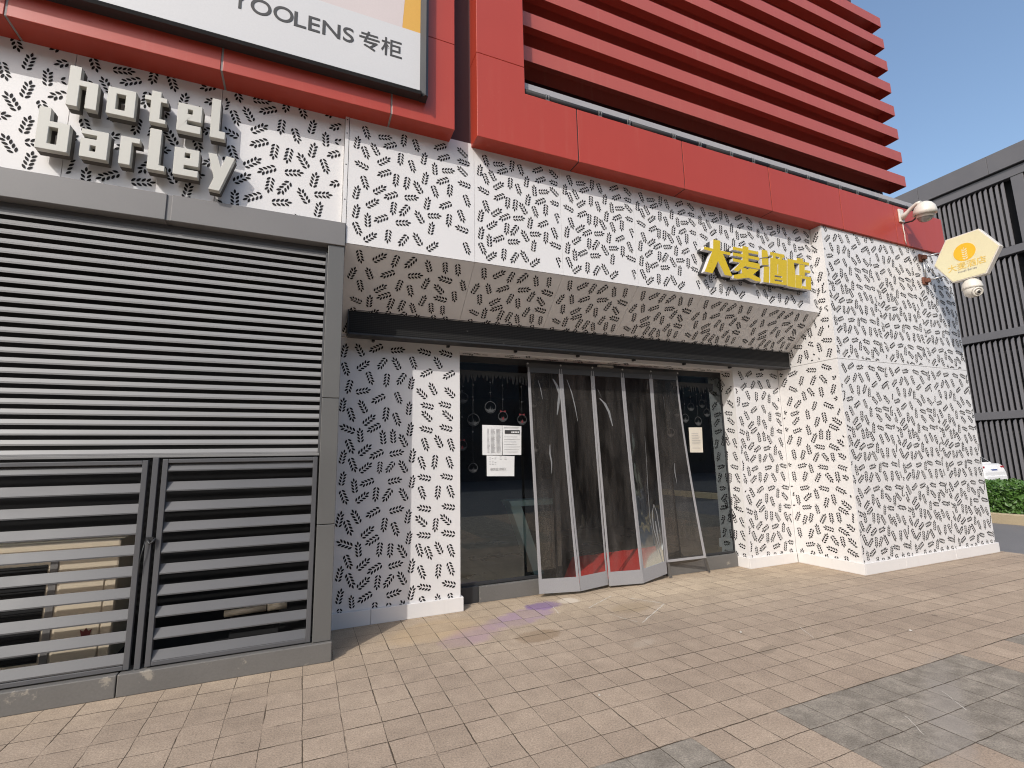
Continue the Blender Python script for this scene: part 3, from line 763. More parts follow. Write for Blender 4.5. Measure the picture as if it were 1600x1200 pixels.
# --- projecting block at the right
shift = []
for t in range(4):
    for a, b, c, d in EARS_WALL:
        m0 = (a + c) / 2
        shift.append((0.88 * m0 + a - m0 + 1.06 * t, b, 0.88 * m0 + c - m0 + 1.06 * t, d))
JV = [6.68, 7.765, 8.83, 9.88]
for i in range(3):
    wall_panel(H, shift, JV[i] + (0.0 if i == 0 else 0.0006), JV[i + 1] - (0 if i == 2 else 0.0006), 0.10, 2.836, 4.235, off=(6.62, 0), margin=0.006, clear=0.088)
    wall_panel(H, shift, JV[i] + (0.0 if i == 0 else 0.0006), JV[i + 1] - (0 if i == 2 else 0.0006), 2.842, 4.785, 4.235, off=(6.58, 2.06), margin=0.006, clear=0.088)
mirror = [(1.13 - a, b, 1.13 - c, d) for a, b, c, d in EARS_WALL]
side_panel(H, mirror, 4.2555, 5.16, 0.10, 2.836, 6.68)
side_panel(H, mirror, 4.2555, 4.52, 2.842, 4.785, 6.68, off=(-0.35, 2.05))
side_panel(H, mirror, 4.521, 5.16, 2.842, 3.60, 6.681, off=(-0.15, 2.05))
bx('end_panel', M['white'], H, 9.86, 9.879, 4.2555, 9.0, 0.0, 4.785, 0)
# --- plinth stones
for x0, x1 in ((0.272, 0.66), (0.662, 1.60)):
    bx('plinth_stone', M['plinth'], H, x0, x1, 5.130, 5.158, 0.0, 0.142, 0.004)
bx('plinth_stone', M['plinth'], H, 1.578, 1.602, 5.160, 5.33, 0.0, 0.142, 0.003)
bx('plinth_stone', M['plinth'], H, 5.710, 6.648, 5.130, 5.158, 0.0, 0.142, 0.004)
bx('plinth_stone', M['plinth'], H, 5.710, 5.733, 5.160, 5.43, 0.0, 0.142, 0.004)
bx('plinth_stone', M['plinth'], H, 6.652, 6.678, 4.206, 5.128, 0.0, 0.142, 0.004)
for x0, x1 in ((6.680, 7.53), (7.533, 8.72), (8.723, 9.91)):
    bx('plinth_stone', M['plinth'], H, x0, x1, 4.206, 4.233, 0.0, 0.142, 0.004)
bx('plinth_stone', M['plinth'], H, 9.882, 9.91, 4.235, 9.0, 0.0, 0.142, 0.003)

# --- red cladding
RZ = 4.788
bx('groove_panel', M['red_dark'], H, 1.20, 1.50, 4.42, 4.47, RZ + 0.003, 9.5, 0)  # dark red stands in for the shade inside the groove
xs = [-4.5, -3.47, -2.12, -0.766, 0.622, 1.238]
for i in range(5):
    bx('red_panel', M['red'], H, xs[i] + 0.008, xs[i + 1] - (0.008 if i < 4 else 0), 4.20, 4.44, RZ, 5.745 if i == 4 else 5.30, 0.004)
    if i < 4:
        bx('panel_joint', M['sealant'], H, xs[i + 1] - 0.0075, xs[i + 1] + 0.0075, 4.206, 4.44, RZ + 0.003, 5.296, 0)
bx('red_panel', M['red'], H, 0.90, 1.238, 4.20, 4.44, 5.749, 9.5, 0.004)
bx('red_panel', M['red'], H, -4.5, 0.60, 4.21, 4.44, 5.303, 9.5, 0)
# column and fascia
bx('red_column_panel', M['red'], H, 1.475, 2.020, 4.20, 4.76, 5.749, 9.5, 0.005)
lp = [[(1.475, RZ), (2.654, RZ), (2.654, 5.432), (2.020, 5.432), (2.020, 5.745), (1.475, 5.745)]]
lo = shape_xz('red_column_panel', lp, 4.20, 0.22, M['red'], H)
bv = lo.modifiers.new('bevel', 'BEVEL'); bv.width = 0.005; bv.segments = 2; bv.limit_method = 'ANGLE'
xf = [2.660, 4.165, 5.673, 7.142, 8.45, 9.79]
for i in range(5):
    bx('red_panel', M['red'], H, xf[i] + 0.006, xf[i + 1] - 0.006, 4.20, 4.42, RZ, 5.432, 0.004)
    if i < 5:
        bx('panel_joint', M['rubber'], H, xf[i] - 0.0055, xf[i] + 0.0055, 4.2065, 4.415, RZ + 0.002, 5.430, 0)
bx('red_panel', M['red'], H, 9.60, 9.782, 4.424, 8.0, RZ, 5.432, 0)
# ledge flashing on the fascia
xl = [2.03, 3.45, 4.6, 5.7, 6.9, 8.2, 9.6]
for i in range(6):
    bx('ledge_flashing', M['ledge'], H, xl[i] + 0.003, xl[i + 1], 4.285, 4.395, 5.435, 5.645, 0.003)
# back screen behind the red fins, with the openings that let the sky through
mb = MB()
mb.box(2.02, 7.9, 4.72, 4.76, 5.40, 9.5)
mb.box(7.9, 9.25, 4.72, 4.76, 6.70, 9.5)
mb.box(7.9, 9.25, 4.72, 4.76, 6.20, 6.50)
for x0, x1 in ((7.9, 7.95), (8.28, 8.33), (8.62, 8.66), (9.02, 9.06), (9.2, 9.25)):
    mb.box(x0, x1, 4.722, 4.758, 6.50, 6.70)
mb.box(7.9, 8.46, 4.72, 4.76, 5.40, 6.20)
mb.box(9.0, 9.25, 4.72, 4.76, 5.40, 6.20)
mb.box(8.46, 9.0, 4.72, 4.76, 5.40, 6.02)
mb.obj('screen_back', M['red_dark'], H)
# red fins
zf = [6.050, 6.505, 6.950, 7.400, 7.850, 8.297, 8.745, 9.190]
for z in zf:
    mb = MB()                        # channel shape, left open underneath to deepen the shade there
    mb.box(1.98, 9.335, 4.40, 4.404, z, z + 0.188)
    mb.box(1.98, 9.335, 4.656, 4.66, z, z + 0.188)
    mb.box(1.98, 9.335, 4.4045, 4.6555, z + 0.184, z + 0.188)
    mb.box(9.331, 9.335, 4.4045, 4.6555, z, z + 0.1835)
    mb.obj('red_fin', M['red_fin'], H)
random.seed(11)
for k in range(6):
    mb = MB()
    x = random.uniform(2.6, 8.6); z = random.choice(zf[:3]) + 0.188
    s = random.uniform(0.010, 0.02)
    mb.face([(x, 4.42, z), (x + s, 4.42, z + 0.003), (x + s * 0.8, 4.425, z + s * 1.8), (x + s * 0.2, 4.42, z + s * 1.3)])
    mb.obj('peeling_tag', M['paper'], H)

# --- entrance: base, frames, glass, lobby
bx('door_base', M['grey_base'], H, 1.845, 2.62, 5.335, 5.385, 0.0, 0.168, 0.004)
bx('door_base', M['door_frame'], H, 1.577, 1.843, 5.352, 5.42, 0.0, 0.175, 0.003)
bx('door_base', M['grey_base'], H, 4.46, 5.708, 5.335, 5.385, 0.0, 0.175, 0.004)
mb = MB()
mb.box(1.577, 5.733, 5.388, 5.47, 2.705, 2.784)
mb.box(1.577, 2.60, 5.389, 5.42, 0.172, 0.205)
mb.box(4.48, 5.733, 5.389, 5.42, 0.178, 0.205)
mb.box(1.577, 1.60, 5.390, 5.41, 0.2055, 2.7045)
mb.box(5.712, 5.733, 5.390, 5.41, 0.2055, 2.7045)
mb.box(2.86, 2.885, 5.43, 5.47, 0.0, 2.7045)
mb.obj('door_frame', M['door_frame'], H, 0.002)
def pane(x0, x1, y, z0, z1):
    b = MB(); b.face([(x0, y, z0), (x1, y, z0), (x1, y, z1), (x0, y, z1)])
    return b.obj('glass_pane', M['glass'], H, fixn=False)
pl = pane(1.60, 2.86, 5.40, 0.205, 2.705)
pr = pane(4.46, 5.712, 5.40, 0.205, 2.705)
pd = pane(2.64, 2.96, 5.46, 0.02, 2.705)
# lobby
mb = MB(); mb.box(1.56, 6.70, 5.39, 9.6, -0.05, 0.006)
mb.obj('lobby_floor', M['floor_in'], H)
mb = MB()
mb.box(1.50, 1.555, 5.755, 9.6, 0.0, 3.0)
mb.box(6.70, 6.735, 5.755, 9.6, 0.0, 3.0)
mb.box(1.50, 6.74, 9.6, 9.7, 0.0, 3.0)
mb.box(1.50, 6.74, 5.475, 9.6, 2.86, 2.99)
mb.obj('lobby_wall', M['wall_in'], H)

# window stickers: hanging baubles and a snow edge (children of their pane)
def sticker(pane_, x, z, r, red=False, dim=False, top=2.55, moon=True):
    y = 5.394
    b = MB(); n = 28
    ring_o = [(x + r * math.cos(2 * math.pi * k / n), y, z + r * math.sin(2 * math.pi * k / n)) for k in range(n)]
    ring_i = [(x + 0.91 * r * math.cos(2 * math.pi * k / n), y, z + 0.91 * r * math.sin(2 * math.pi * k / n)) for k in range(n)]
    for k in range(n):
        q = (k + 1) % n
        b.face([ring_o[k], ring_o[q], ring_i[q], ring_i[k]], 0)
    if moon:                     # snow heap in the lower part of the bauble
        arc = [(x + 0.84 * r * math.cos(t), y - 0.0004, z + 0.84 * r * math.sin(t)) for t in [math.pi * (1.08 + 0.84 * k / 10) for k in range(11)]]
        arc += [(x + 0.35 * r, y - 0.0004, z - 0.45 * r), (x - 0.1 * r, y - 0.0004, z - 0.25 * r), (x - 0.4 * r, y - 0.0004, z - 0.42 * r)]
        b.face(arc, 0)
        for k, (dx, w, h) in enumerate(((-0.25, 0.07, 0.5), (0.05, 0.10, 0.75), (0.35, 0.06, 0.4))):
            b.face([(x + (dx - w) * r, y - 0.0006, z - 0.45 * r), (x + (dx + w) * r, y - 0.0006, z - 0.45 * r), (x + dx * r, y - 0.0006, z + (h - 0.45) * r)], 0)
    t = z + r
    b.face([(x - 0.0012, y, t), (x + 0.0012, y, t), (x + 0.0012, y, top), (x - 0.0012, y, top)], 0)
    for k in (0.35, 0.75):
        zc = t + (top - t) * k
        b.face([(x + 0.011 * math.cos(a), y - 0.0004, zc + 0.011 * math.sin(a)) for a in [2 * math.pi * j / 8 for j in range(8)]], 0)
    if red:
        for sg in (-1, 1):
            b.face([(x, y - 0.0008, z + r), (x + sg * 0.55 * r, y - 0.0008, z + 1.25 * r), (x + sg * 0.6 * r, y - 0.0008, z + 0.85 * r)], 1)
        b.face([(x - 0.2 * r, y - 0.001, z - 0.6 * r), (x + 0.25 * r, y - 0.001, z - 0.6 * r), (x + 0.15 * r, y - 0.001, z - 0.1 * r), (x - 0.1 * r, y - 0.001, z - 0.1 * r)], 1)
    return b.obj('window_sticker', [M['sticker_dim'] if dim else M['sticker'], M['sticker_red']], pane_, fixn=False)
for a in ((1.683, 2.274, 0.065, False, True), (1.811, 2.02, 0.075, False, True), (2.026, 2.173, 0.072), (2.185, 2.064, 0.062, True),
          (2.437, 2.029, 0.062, True), (2.595, 2.23, 0.05, False, True), (2.605, 1.693, 0.06), (1.673, 1.723, 0.06, True, True), (1.803, 1.465, 0.055)):
    sticker(pl, *a)
for a in ((4.722, 1.88, 0.065), (4.851, 2.162, 0.055, False, True), (5.001, 2.087, 0.062), (5.118, 2.251, 0.06, False, True), (5.235, 2.048, 0.065),
          (5.334, 2.303, 0.06, False, True), (5.412, 2.173, 0.06, False, True)):
    sticker(pr, *a)
random.seed(5)
for pn, x0, x1 in ((pl, 1.62, 2.60), (pr, 4.78, 5.55)):
    b = MB(); x = x0
    while x < x1:
        w = random.uniform(0.03, 0.06); d = random.uniform(0.03, 0.11)
        b.face([(x, 5.395, 2.61), (x, 5.395, 2.57), (x + w * 0.3, 5.395, 2.57 - d), (x + w * 0.55, 5.395, 2.57 - d * 1.1), (x + w, 5.395, 2.56), (x + w, 5.395, 2.61)])
        x += w
    b.obj('window_sticker', M['sticker_dim'], pn, fixn=False)
# ================================================================== SHUTTER BOX
SB = thing('shutter_box', 'long black ribbed roller shutter box above the glass entrance', 'shutter', (3.5, 5.0, 2.82))
mb = MB(); mb.box(0.355, 6.665, 4.93, 5.085, 2.835, 3.062)
mb.obj('housing', M['shutter'], SB, 0.006)
bx('end_cap', M['black_metal'], SB, 0.345, 0.354, 4.922, 5.09, 2.826, 3.070, 0.002)
bx('bottom_rail', M['black_metal'], SB, 0.356, 6.664, 4.918, 5.085, 2.814, 2.834, 0.003)
bx('top_rail', M['black_metal'], SB, 0.356, 6.664, 4.922, 4.95, 3.0635, 3.080, 0.002)
# ================================================================== LOUVRE ENCLOSURE
LE = thing('louvre_enclosure', 'grey metal louvre wall with a beam, a post and a base kerb at left', 'louvre wall', (-1.5, 4.45, 0))
for x0, x1 in ((-4.5, -2.62), (-2.585, -1.098), (-1.062, 0.262)):
    bx('beam', M['grey_beam'], LE, x0, x1, 4.38, 4.56, 3.490, 3.712, 0.004)
bx('beam_joint', M['grey_beam'], LE, -1.0975, -1.0625, 4.392, 4.55, 3.495, 3.709, 0)
for z0, z1 in ((0.150, 1.05), (1.056, 2.10), (2.106, 3.489)):
    bx('post', M['grey_post'], LE, 0.122, 0.260, 4.395, 4.465, z0, z1, 0.004)
for x0, x1 in ((-4.5, -2.55), (-2.545, -1.118), (-1.112, 0.268)):
    bx('base_kerb', M['grey_base'], LE, x0, x1, 4.365, 4.53, 0.0, 0.146, 0.006)
mb = MB()
z = 1.652
while z < 3.42:
    mb.hexa([(-4.4, 4.452, z), (0.106, 4.452, z), (-4.4, 4.456, z), (0.106, 4.456, z),
             (-4.4, 4.466, z + 0.029), (0.106, 4.466, z + 0.029), (-4.4, 4.470, z + 0.028), (0.106, 4.470, z + 0.028)])
    mb.box(-4.4, 0.106, 4.4525, 4.456, z - 0.012, z - 0.0005)
    z += 0.0727
mb.obj('louvre_blades', M['louvre'], LE)
bx('louvre_head', M['gate_frame'], LE, -4.4, 0.119, 4.475, 4.52, 3.415, 3.488, 0.002)  # darker grey carries the beam's shadow in its colour
bx('louvre_sill', M['louvre'], LE, -4.4, 0.119, 4.430, 4.50, 1.618, 1.638, 0.002)
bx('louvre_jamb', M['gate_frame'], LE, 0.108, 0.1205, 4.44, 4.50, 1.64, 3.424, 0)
bx('centre_post', M['gate_frame'], LE, -1.035, -0.998, 4.412, 4.47, 0.148, 1.617, 0.003)
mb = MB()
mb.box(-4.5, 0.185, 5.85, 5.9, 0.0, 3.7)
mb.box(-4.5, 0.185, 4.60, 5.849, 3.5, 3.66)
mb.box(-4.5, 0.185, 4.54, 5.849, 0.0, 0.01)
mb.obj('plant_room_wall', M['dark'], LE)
def gate(name, label, x0, x1, zs, z_top, hinge_right):
    G = thing(name, label, 'louvre gate', (x0, 4.43, 0.15), 'louvred service gates under the grey louvre wall')
    fr = MB()
    fr.box(x0, x0 + 0.035, 4.408, 4.45, 0.156, z_top)
    fr.box(x1 - 0.035, x1, 4.408, 4.45, 0.156, z_top)
    fr.box(x0 + 0.0355, x1 - 0.0355, 4.409, 4.449, 0.157, 0.186)
    fr.box(x0 + 0.0355, x1 - 0.0355, 4.409, 4.449, z_top - 0.03, z_top - 0.001)
    fr.obj('frame', M['gate_frame'], G, 0.003)
    bl = MB()
    for z in zs:
        bl.hexa([(x0 + 0.036, 4.413, z), (x1 - 0.036, 4.413, z), (x0 + 0.036, 4.420, z), (x1 - 0.036, 4.420, z),
                 (x0 + 0.036, 4.445, z + 0.061), (x1 - 0.036, 4.445, z + 0.061), (x0 + 0.036, 4.451, z + 0.059), (x1 - 0.036, 4.451, z + 0.059)])
        bl.box(x0 + 0.036, x1 - 0.036, 4.4135, 4.417, z - 0.009, z - 0.0003)
    bl.obj('blades', M['gate'], G)
    return G
g1 = gate('louvre_gate', 'louvred gate in front of the cream air conditioner', -3.1, -1.062,
          [0.20 + 0.1462 * k for k in range(10)], 1.598, True)
g2 = gate('louvre_gate', 'louvred gate beside the grey post, dark behind', -0.972, 0.108,
          [0.19 + 0.1482 * k for k in range(10)], 1.606, False)
mb = MB()
mb.box(-1.03, -0.985, 4.395, 4.4115, 1.02, 1.045)
mb.tube([(-1.02, 4.392, 1.03), (-1.0, 4.375, 1.0), (-0.985, 4.385, 1.01), (-0.97, 4.395, 1.035)], 0.008, 8)
mb.tube([(-1.03, 4.39, 1.02), (-1.045, 4.385, 0.93), (-1.055, 4.39, 0.86), (-1.05, 4.395, 0.80)], 0.004, 6)
mb.obj('latch', M['black_metal'], g2)

# air conditioner behind the left gate
AC = thing('air_conditioner', 'cream outdoor air conditioner unit behind the left louvred gate', 'air conditioner', (-2.0, 4.9, 0.05))
mb = MB(); mb.box(-2.9, -1.26, 4.72, 5.15, 0.13, 1.01)
mb.obj('casing', M['cream'], AC, 0.012)
bx('service_panel', M['cream'], AC, -1.60, -1.34, 4.712, 4.7195, 0.17, 0.80, 0.003)
bx('side_strip', M['cream'], AC, -1.33, -1.268, 4.714, 4.7195, 0.17, 0.80, 0.003)
mb = MB(); mb.box(-2.80, -1.68, 4.714, 4.7195, 0.20, 0.86)
for k in range(26):
    z = 0.22 + 0.025 * k
    mb.tube([(-2.80, 4.710, z), (-1.68, 4.710, z)], 0.002, 5, 1)
for z in (0.30, 0.47, 0.62, 0.76):
    mb.tube([(-2.80, 4.707, z), (-1.67, 4.707, z)], 0.005, 6, 2)
mb.obj('fan_grille', [M['dark'], M['black_metal'], M['cream']], AC)
bx('rib', M['grey_beam'], AC, -1.665, -1.62, 4.712, 4.7195, 0.14, 0.88, 0.002)
mb = MB()
mb.prism([(-1.45, 0.385), (-1.44, 0.34), (-1.39, 0.34), (-1.38, 0.385), (-1.40, 0.37), (-1.415, 0.395), (-1.43, 0.37)], 'y', 4.708, 4.7115)
mb.prism([(-1.47, 0.30), (-1.38, 0.30), (-1.385, 0.27), (-1.465, 0.27)], 'y', 4.7085, 4.7115)
mb.obj('badge', M['badge_red'], AC)
PP = MB(); PP.tube([(-0.55, 4.85, 0.335), (-0.24, 4.85, 0.345)], 0.026, 12); PP.tube([(-0.23, 4.85, 0.345), (-0.08, 4.85, 0.35)], 0.03, 12)
tag(PP.obj('pipe', M['cream']), 'short insulated beige pipe lying behind the right louvred gate', 'pipe')
# pipe hangers resting on the plant room floor
PS = MB(); PS.box(-0.50, -0.14, 4.78, 4.92, 0.0105, 0.309)
tag(PS.obj('pipe_support', M['dark']), 'dark block carrying the beige pipe behind the gate', 'support')

# ================================================================== STRIP CURTAIN
SC = thing('strip_curtain', 'clear plastic door curtain of five strips with grey webbing edges', 'door curtain', (3.6, 5.28, 0))
XT = [2.464, 2.923, 3.390, 3.858, 4.326, 4.795]
ZT = 2.665
bx('header_rail', M['header'], SC, 2.455, 4.80, 5.268, 5.292, ZT, ZT + 0.055, 0.003)
mb = MB()
for x in XT:
    mb.lathe([(0.012, 0), (0.012, 0.006), (0, 0.009)], (x + 0.006, 5.2675, ZT + 0.045), (0, -1, 0), 10)
mb.obj('rivet', M['steel'], SC)
# lower corners of each strip: (x left, y left, z left, x right, y right, z right)
XB = [(2.515, 5.205, 0.045, 3.005, 5.135, 0.032), (3.012, 5.135, 0.032, 3.440, 5.205, 0.040),
      (3.436, 5.180, 0.030, 3.900, 5.125, 0.022), (3.906, 5.135, 0.022, 4.370, 5.250, 0.060),
      (4.405, 5.300, 0.185, 4.965, 5.165, 0.215)]
REFLECTIONS = {0: [([(0.52, 0.36), (0.50, 0.40), (0.53, 0.44), (0.51, 0.49)], 0.010), ([(0.30, 0.06), (0.36, 0.10), (0.40, 0.15)], 0.006),
               ([(0.75, 0.05), (0.85, 0.08), (0.93, 0.12), (0.86, 0.17), (0.80, 0.22)], 0.020)],
           1: [([(0.18, 0.05), (0.30, 0.11), (0.38, 0.18), (0.43, 0.25)], 0.008)],
           2: [([(0.14, 0.09), (0.24, 0.13)], 0.004), ([(0.18, 0.135), (0.33, 0.16), (0.44, 0.20), (0.52, 0.27)], 0.020)],
           3: [([(0.86, 0.03), (0.85, 0.08)], 0.004), ([(0.62, 0.32), (0.60, 0.45), (0.55, 0.60), (0.52, 0.72), (0.60, 0.84), (0.72, 0.90)], 0.003),
               ([(0.72, 0.66), (0.63, 0.70), (0.62, 0.77), (0.74, 0.86), (0.86, 0.94)], 0.007), ([(0.72, 0.66), (0.80, 0.70), (0.84, 0.78), (0.90, 0.88)], 0.006),
               ([(0.72, 0.74), (0.74, 0.79), (0.80, 0.86)], 0.012)],
           4: [([(0.52, 0.49), (0.50, 0.54), (0.52, 0.60)], 0.007), ([(0.40, 0.12), (0.41, 0.20)], 0.002)]}
def strip(i, mset=None):
    xa, xb = XT[i], XT[i + 1]
    x0, y0, z0, x1, y1, z1 = XB[i]
    def pt(u, v, off=0.0):           # u across, v 0 top .. 1 bottom
        xt, yt = xa + (xb - xa) * u, 5.268
        xe, ye, ze = x0 + (x1 - x0) * u, y0 + (y1 - y0) * u, z0 + (z1 - z0) * u
        w = v ** 1.35
        sag = 0.010 * math.sin(math.pi * u) * math.sin(math.pi * min(1, v * 1.05)) * (1 if i % 2 else -1)
        if i == 4:
            bend = u * max(0, v - 0.45) ** 2 * 0.45
            return Vector((xt + (xe - xt) * v ** 1.6, yt + (ye - yt) * w - bend * 0.0 + sag - off, ZT + (ze - ZT) * v))
        return Vector((xt + (xe - xt) * v ** 1.1, yt + (ye - yt) * w + sag - off, ZT + (ze - ZT) * v))
    hem = 0.060 if i < 4 else 0.012
    b = MB()
    rows = [[pt(u / 8, v / 24 * (1 - hem)) for u in range(9)] for v in range(25)]
    b.grid(rows, 0, True)
    o = b.obj('curtain_strip', M['pvc'], SC, fixn=False)
    W = 0.034
    b = MB()
    us = [0.0, 0.036 / (xb - xa)] if i == 0 else [0.0, 0.030 / (xb - xa)]
    for ul, ur in ((us[0], us[1]), (1 - 0.030 / (xb - xa), 1.0)):
        rows = [[pt(ul, v / 24 * (1 - hem + 0.004), 0.004), pt((ul + ur) / 2, v / 24 * (1 - hem + 0.004), 0.007), pt(ur, v / 24 * (1 - hem + 0.004), 0.004)] for v in range(25)]
        b.grid(rows, 0, True)
    b.obj('border', M['fabric'], o, fixn=False)
    b = MB()
    rows = [[pt(u / 8, v, 0.005) for u in range(9)] for v in (1 - hem, 1.0)]
    back = [[p + Vector((0, 0.008, 0)) for p in r] for r in reversed(rows)]
    b.grid(rows + back + [rows[0]], 0, False)
    b.obj('hem', M['fabric'], o, fixn=False)
    b = MB()
    rows = [[pt(u / 8, v, 0.006) for u in range(9)] for v in (0.0, 0.025)]
    b.grid(rows)
    b.obj('top_band', M['header'], o, fixn=False)
    # reflection streaks painted onto the plastic: (u, v) polylines with a half width
    for line, w_ in REFLECTIONS.get(i, ()):
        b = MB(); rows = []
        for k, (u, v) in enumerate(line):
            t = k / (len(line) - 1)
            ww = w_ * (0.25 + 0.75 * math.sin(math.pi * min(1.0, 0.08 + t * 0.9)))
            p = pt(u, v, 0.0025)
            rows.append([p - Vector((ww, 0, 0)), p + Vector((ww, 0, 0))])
        b.grid(rows); b.obj('painted_glint', M['painted_glint'], o, fixn=False)
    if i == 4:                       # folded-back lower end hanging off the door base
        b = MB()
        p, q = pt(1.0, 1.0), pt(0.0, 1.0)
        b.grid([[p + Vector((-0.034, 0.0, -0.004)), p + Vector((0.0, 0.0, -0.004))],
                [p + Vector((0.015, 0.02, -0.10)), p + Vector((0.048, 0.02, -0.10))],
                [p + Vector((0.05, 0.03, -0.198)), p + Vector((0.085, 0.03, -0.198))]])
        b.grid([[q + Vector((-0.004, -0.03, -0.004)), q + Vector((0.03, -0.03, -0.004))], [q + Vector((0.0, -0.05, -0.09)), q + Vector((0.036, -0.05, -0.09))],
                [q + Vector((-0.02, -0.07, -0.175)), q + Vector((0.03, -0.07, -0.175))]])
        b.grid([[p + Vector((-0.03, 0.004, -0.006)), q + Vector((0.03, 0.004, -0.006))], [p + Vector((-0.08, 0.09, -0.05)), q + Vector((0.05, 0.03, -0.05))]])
        b.obj('folded_end', M['shade_brown'], o, fixn=False)  # webbing end coloured dark brown for the shade it hangs in
    return o
for i in range(5):
    strip(i)

# ================================================================== PAPERS ON THE GLASS
def paper(name, label, cat, pts, m, group=None):
    b = MB()
    (xa, za), (xb, zb), (xc, zc), (xd, zd) = pts     # TL TR BR BL
    rows = []
    for j in range(9):
        v = j / 8
        rows.append([Vector((xa + (xb - xa) * u / 8 + ((xd + (xc - xd) * u / 8) - (xa + (xb - xa) * u / 8)) * v,
                             5.388 - 0.004 * math.sin(3.0 * u / 8 + 2 * v) - (0.012 * max(0, v - 0.75) if u < 4 else 0),
                             (za + (zb - za) * u / 8) * (1 - v) + (zd + (zc - zd) * u / 8) * v)) for u in range(9)])
    b.grid(rows, 0, True)
    return tag(b.obj(name, m, fixn=False), label, cat, group)
def lines(parent, x0, x1, zs, y=5.3825, h=0.004, m='paper_ink', jag=0.25):
    b = MB()
    for z in zs:
        xe = x1 - random.random() * jag * (x1 - x0)
        b.face([(x0, y, z), (xe, y, z), (xe, y, z + h), (x0, y, z + h)])
    o = b.obj('print', M[m], parent, fixn=False)
random.seed(3)
p1 = paper('notice_sheet', 'white sheet of small print on the glass, left page of two', 'paper', ((1.918, 1.962), (2.170, 1.957), (2.166, 1.606), (1.914, 1.610)), M['paper'], 'notices taped to the entrance glass')
lines(p1, 1.975, 2.005, [1.64 + 0.0135 * k for k in range(21)])
lines(p1, 2.02, 2.075, [1.64 + 0.0135 * k for k in range(21)])
lines(p1, 2.09, 2.15, [1.64 + 0.0135 * k for k in range(21)])
p2 = paper('notice_sheet', 'white sheet with a black header bar on the glass, right page of two', 'paper', ((2.173, 1.957), (2.422, 1.949), (2.414, 1.605), (2.169, 1.606)), M['paper'], 'notices taped to the entrance glass')
b = MB(); b.box(2.20, 2.396, 5.3805, 5.3822, 1.858, 1.902); b.obj('header_bar', M['ink'], p2)
b = MB()
for k in range(5):
    b.box(2.285 + 0.021 * k, 2.301 + 0.021 * k, 5.3795, 5.3803, 1.868, 1.885)
b.obj('header_print', M['paper'], p2)
lines(p2, 2.19, 2.40, [1.64 + 0.030 * k for k in range(7)] + [1.925, 1.935], h=0.003)
p3 = paper('notice_sheet', 'white sheet with a handwritten phone number below the two printed pages', 'paper', ((1.968, 1.604), (2.323, 1.592), (2.316, 1.355), (1.966, 1.366)), M['paper'], 'notices taped to the entrance glass')
text_mesh('handwriting', '18092210933', 0.040, face_front(2.00, 5.3815, 1.43), M['paper_ink'], p3, 0.0002, xs=0.92)
lines(p3, 2.00, 2.02, [1.50, 1.515, 1.53, 1.56, 1.575], h=0.004); lines(p3, 2.03, 2.055, [1.497, 1.515, 1.535, 1.565], h=0.004)
lines(p3, 2.065, 2.09, [1.50, 1.52, 1.56, 1.572], h=0.004); lines(p3, 2.13, 2.155, [1.555, 1.57, 1.585], h=0.004); lines(p3, 2.19, 2.22, [1.555, 1.57], h=0.004)
p4 = paper('notice_sheet', 'cream sheet of small print on the right glass pane', 'paper', ((5.041, 1.954), (5.290, 1.957), (5.278, 1.598), (5.030, 1.601)), M['paper_warm'], 'notices taped to the entrance glass')
lines(p4, 5.08, 5.24, [1.72 + 0.024 * k for k in range(7)] + [1.66], h=0.004)
SN = thing('door_sensor', 'small pale motion sensor under the entrance lintel', 'sensor', (3.66, 5.37, 2.74))
mb = MB(); mb.box(3.545, 3.785, 5.345, 5.3875, 2.742, 2.772); mb.obj('housing', M['cam_white'], SN, 0.006)
bx('lens', M['ink'], SN, 3.60, 3.73, 5.350, 5.38, 2.730, 2.7415, 0.002)

# inside the lobby
mb = MB()
rows = [[Vector((2.95 + 1.72 * u / 12 + 0.10 * v, 5.50 + 1.45 * v / 10 + 0.12 * u / 12, 0.010 + 0.012 * abs(math.sin(1.9 * u + v)))) for u in range(13)] for v in range(11)]
mb.grid(rows, 0, True)
tag(mb.obj('carpet', M['carpet'], fixn=False), 'bright red carpet on the lobby floor behind the plastic curtain', 'carpet')
T = thing('slanted_stand', 'pale green stand with a slanting leg seen through the left glass', 'stand', (2.9, 6.2, 0))
mb = MB(); mb.hexa([(2.60, 6.15, 0.925), (3.25, 6.15, 0.925), (2.60, 6.45, 0.925), (3.25, 6.45, 0.925), (2.56, 6.15, 1.0), (3.25, 6.15, 1.0), (2.56, 6.45, 1.0), (3.25, 6.45, 1.0)])
mb.obj('top', M['teal'], T)
mb = MB(); mb.hexa([(2.93, 6.2, 0.01), (3.08, 6.2, 0.01), (2.93, 6.4, 0.01), (3.08, 6.4, 0.01), (2.60, 6.2, 0.924), (2.76, 6.2, 0.924), (2.60, 6.4, 0.924), (2.76, 6.4, 0.924)])
mb.obj('leg', M['teal'], T)

